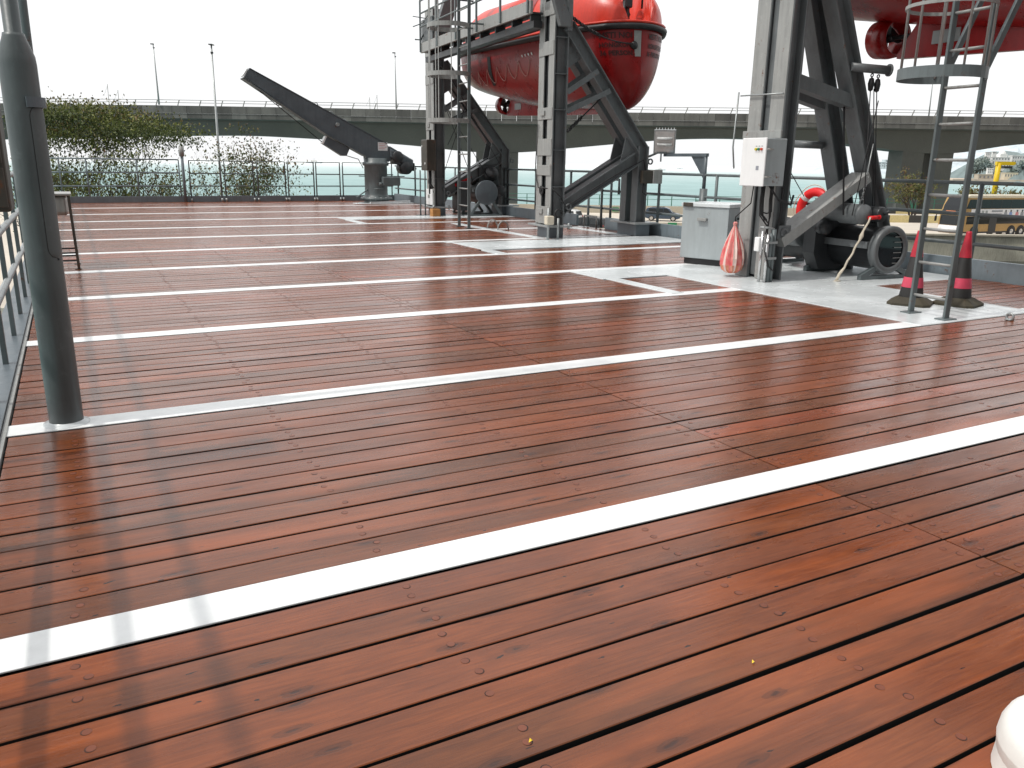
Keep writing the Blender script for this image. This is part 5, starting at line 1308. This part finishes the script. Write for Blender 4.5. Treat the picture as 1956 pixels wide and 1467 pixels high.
# ------------------------------------------------------------------ far shore, hills, houses, ships
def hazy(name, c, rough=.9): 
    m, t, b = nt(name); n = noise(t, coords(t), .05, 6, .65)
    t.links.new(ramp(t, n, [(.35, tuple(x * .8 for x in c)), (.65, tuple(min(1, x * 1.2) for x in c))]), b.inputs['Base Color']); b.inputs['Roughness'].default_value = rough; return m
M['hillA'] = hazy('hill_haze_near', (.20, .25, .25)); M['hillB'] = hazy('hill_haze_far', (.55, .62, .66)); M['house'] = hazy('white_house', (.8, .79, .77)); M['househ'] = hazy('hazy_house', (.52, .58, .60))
M['pane'] = flat('house_pane', (.2, .21, .23), .5); M['rubble'] = hazy('shore_rubble', (.55, .45, .36))
def hill(name, pts, v, depth, mat, seed):
    """ridge through (px,py) points at distance v"""
    rg = random.Random(seed); w = MB(); w.keep = False; top = []
    P = [DP(px, py, v) for px, py in pts]; n = 60; rows = 8; vs = []
    us = [p.dot(EU) for p in P]
    for i in range(n + 1):
        u = us[0] + (us[-1] - us[0]) * i / n; z = interp([(p.dot(EU), p.z) for p in P], u)
        for j in range(rows + 1):
            k = j / rows; zz = ZS - 1 + (z - ZS + 1) * math.sin(k * math.pi / 2) ** .9 + (rg.gauss(0, .02) * (z - ZS) if 0 < j else 0)
            vs.append(W(u, v - depth * (1 - k) + rg.gauss(0, depth * .02), zz))
        vs.append(W(u, v + depth, ZS - 1))
    m = rows + 2
    w.add(vs, [(i * m + j, (i + 1) * m + j, (i + 1) * m + j + 1, i * m + j + 1) for i in range(n) for j in range(rows + 1)], False)
    return struct(w.build(name, mat))
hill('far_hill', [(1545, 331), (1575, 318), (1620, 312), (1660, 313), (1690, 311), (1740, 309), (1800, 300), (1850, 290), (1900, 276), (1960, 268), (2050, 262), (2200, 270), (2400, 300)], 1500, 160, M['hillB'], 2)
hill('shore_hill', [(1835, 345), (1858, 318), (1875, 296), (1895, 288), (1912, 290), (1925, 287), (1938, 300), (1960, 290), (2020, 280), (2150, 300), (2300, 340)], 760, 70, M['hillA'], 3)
w = MB(); w.prism([(pu(1825, 690), 690), (pu(2300, 690), 690), (pu(2300, 690), 760), (pu(1825, 690), 760)], lambda p, q, t: W(p, q, t), ZS - 1, ZS + 1.6); struct(w.build('far_shore', M['rubble']))
def house(px0, px1, py0, py1, v, mat, label, storeys, bays, dome=False, grp='white houses on the far shore'):
    a, b_ = DP(px0, py1, v), DP(px1, py0, v); t = thing('hillside_house', label, 'house', DP((px0 + px1) / 2, py1, v), grp)
    u0, u1_, z0, z1 = a.dot(EU), b_.dot(EU), a.z, b_.z; dd = (u1_ - u0) * .5
    w = MB(); w.box(u0, u1_, v, v + dd, z0 - 3, z1, W); w.build('wall', mat, t)
    w = MB(); w.box(u0 - .3, u1_ + .3, v - .3, v + dd, z1, z1 + .4, W)
    if dome: um = u0 + (u1_ - u0) * .62; w.box(um - 3, um + 3, v, v + 6, z1 + .4, z1 + 3, W); w.lathe(W(um, v + 3, z1 + 3), [(3, 0), (2.6, 1.4), (1.5, 2.4), (0, 2.8)], 14)
    w.build('roof', mat, t)
    for s_ in range(storeys):
        for k in range(bays):
            w = MB(); uu = u0 + (u1_ - u0) * (k + .28) / bays; du = (u1_ - u0) / bays * .42; zz = z0 + (z1 - z0) * (s_ + .3) / storeys; dz = (z1 - z0) / storeys * .45
            w.quad(W(uu, v - .05, zz), W(uu + du, v - .05, zz), W(uu + du, v - .05, zz + dz), W(uu, v - .05, zz + dz)); w.build('window', M['pane'], t)
house(1893, 1930, 301, 319, 715, M['house'], 'white hillside house with a domed roof behind the yellow gantry', 3, 6, True)
house(1932, 1962, 298, 312, 720, M['house'], 'white long house at the right edge above the gantry arm', 2, 6)
house(1883, 1893, 291, 297, 735, M['house'], 'small white house high on the hill left of the domed one', 2, 3)
house(1896, 1904, 290, 294, 738, M['house'], 'tiny white house near the hill top', 1, 3)
house(1886, 1898, 322, 331, 700, M['house'], 'low white house by the shore left of the gantry column', 2, 3)
house(1918, 1945, 331, 340, 700, M['buscream'], 'cream waterside shed right of the gantry column', 1, 5)
house(1868, 1900, 334, 343, 698, M['concl'], 'sandy coloured shed by the shore left of the gantry', 1, 4)
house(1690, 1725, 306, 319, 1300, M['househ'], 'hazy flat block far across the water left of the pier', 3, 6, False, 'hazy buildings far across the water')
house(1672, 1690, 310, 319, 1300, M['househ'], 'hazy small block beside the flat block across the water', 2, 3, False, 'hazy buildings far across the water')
rgt = random.Random(77)
for i in range(16):   # hill trees: hazy clumps one can tell apart on the near hill
    px = rgt.uniform(1858, 1892) if i < 11 else rgt.uniform(1925, 1960); py = rgt.uniform(312, 334); v = 705 + rgt.uniform(0, 20)
    b = DP(px, py, v); t = thing('hill_tree', 'hazy dark tree in the wooded slope beside the shore houses', 'tree', b, 'hazy trees on the shore hill')
    w = MB(); w.cyl(b - V((0, 0, 3)), b + V((0, 0, 2)), .4, n=6); w.build('trunk', M['bark'], t)
    w = MB(); w.keep = True
    for k in range(260):
        d = V((rgt.gauss(0, 2.2), rgt.gauss(0, 2.0), abs(rgt.gauss(0, 2.6)))) + b; v_ = min(1, max(0, .3 + .1 * (d.z - b.z) + rgt.gauss(0, .2))); w.col = (v_, v_, v_, 1)
        e = Euler((rgt.uniform(0, 6), rgt.uniform(0, 6), rgt.uniform(0, 6))).to_matrix(); w.add([d + e @ V(x) for x in ((-.8, 0, 0), (0, -.6, 0), (.8, 0, 0), (0, .6, 0))], [(0, 1, 2, 3)])
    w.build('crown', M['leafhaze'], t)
def ship(px, py, v, ln, label):
    b = DP(px, py, v); b.z = ZS; t = thing('distant_ship', label, 'ship', b, 'hazy ships on the horizon')
    Tn_ = lambda x, y, z: b + EU * x + EV * y + V((0, 0, z))
    w = MB(); w.prism([(-ln / 2, 0), (-ln / 2 + ln * .03, ln * .09), (ln / 2, ln * .10), (ln / 2 - ln * .06, 0)], lambda p, q, s: Tn_(p, s, q), -ln * .08, ln * .08); w.build('hull', M['househ'], t)
    w = MB(); w.bbox(-ln * .2, ln * .16, -ln * .05, ln * .05, ln * .1, ln * .19, .3, Tn_); w.build('superstructure', M['house'], t)
    w = MB(); w.cyl(Tn_(0, 0, ln * .19), Tn_(0, 0, ln * .3), ln * .01, n=6); w.build('mast', M['househ'], t)
ship(1262, 314, 1500, 20, 'pale hazy boat on the sea right of the floodlight')
ship(1300, 311, 2300, 20, 'fainter hazy boat on the horizon above the boom rest')
ship(600, 304, 2300, 45, 'faint long ship on the horizon left of the crane')

# ------------------------------------------------------------------ light, sky, camera
sc = bpy.context.scene
wd = bpy.data.worlds.new('World'); sc.world = wd; wd.use_nodes = True; t = wd.node_tree; bgN = t.nodes['Background']
sky = t.nodes.new('ShaderNodeTexSky'); sky.sky_type = 'NISHITA'; sky.sun_disc = False
EL = math.atan2(1, .6); sky.sun_elevation = EL; sky.sun_rotation = R(270); sky.dust_density = 6; sky.air_density = 1.2; sky.ozone_density = .5
hs = t.nodes.new('ShaderNodeHueSaturation'); hs.inputs['Saturation'].default_value = .18; t.links.new(sky.outputs[0], hs.inputs['Color'])
mxn = t.nodes.new('ShaderNodeMix'); mxn.data_type = 'RGBA'; mxn.inputs[0].default_value = .68
t.links.new(hs.outputs[0], mxn.inputs[6]); mxn.inputs[7].default_value = (12.1, 12.2, 12.3, 1)   # milky haze
tcw = t.nodes.new('ShaderNodeTexCoord'); sx_ = t.nodes.new('ShaderNodeSeparateXYZ'); t.links.new(tcw.outputs['Generated'], sx_.inputs[0])
mrw = t.nodes.new('ShaderNodeMapRange'); mrw.inputs['From Min'].default_value = -.9; mrw.inputs['From Max'].default_value = .15; mrw.inputs['To Min'].default_value = .28; mrw.inputs['To Max'].default_value = 1; mrw.interpolation_type = 'SMOOTHSTEP'
t.links.new(sx_.outputs['Y'], mrw.inputs[0])
mu = t.nodes.new('ShaderNodeMix'); mu.data_type = 'RGBA'; mu.blend_type = 'MULTIPLY'; mu.inputs[0].default_value = 1; t.links.new(mxn.outputs[2], mu.inputs[6]); t.links.new(mrw.outputs[0], mu.inputs[7])
t.links.new(mu.outputs[2], bgN.inputs['Color']); bgN.inputs['Strength'].default_value = .12
sun = bpy.data.lights.new('sun', 'SUN'); sun.energy = 2.1; sun.angle = R(1.6); sun.color = (1, .96, .9)
so = bpy.data.objects.new('sun', sun); COL.objects.link(so); so.location = (-20, 5, 40)
so.rotation_euler = V((.6, -.01, -1)).to_track_quat('-Z', 'Y').to_euler()
cam = bpy.data.cameras.new('camera'); co = bpy.data.objects.new('camera', cam); COL.objects.link(co)
cam.sensor_width = 36; cam.lens = 1538.24 / 1956 * 36; cam.clip_start = .05; cam.clip_end = 20000
mw = Matrix((RT, UP, -FW)).transposed().to_4x4(); mw.translation = CAM; co.matrix_world = mw
sc.camera = co
sc.view_settings.view_transform = 'Standard'; sc.view_settings.look = 'None'; sc.view_settings.exposure = 0; sc.view_settings.gamma = 1
sc.render.engine = 'CYCLES'; sc.cycles.use_denoising = True; sc.cycles.max_bounces = 6
for o in COL.objects:
    if 'o3' in o: del o['o3']
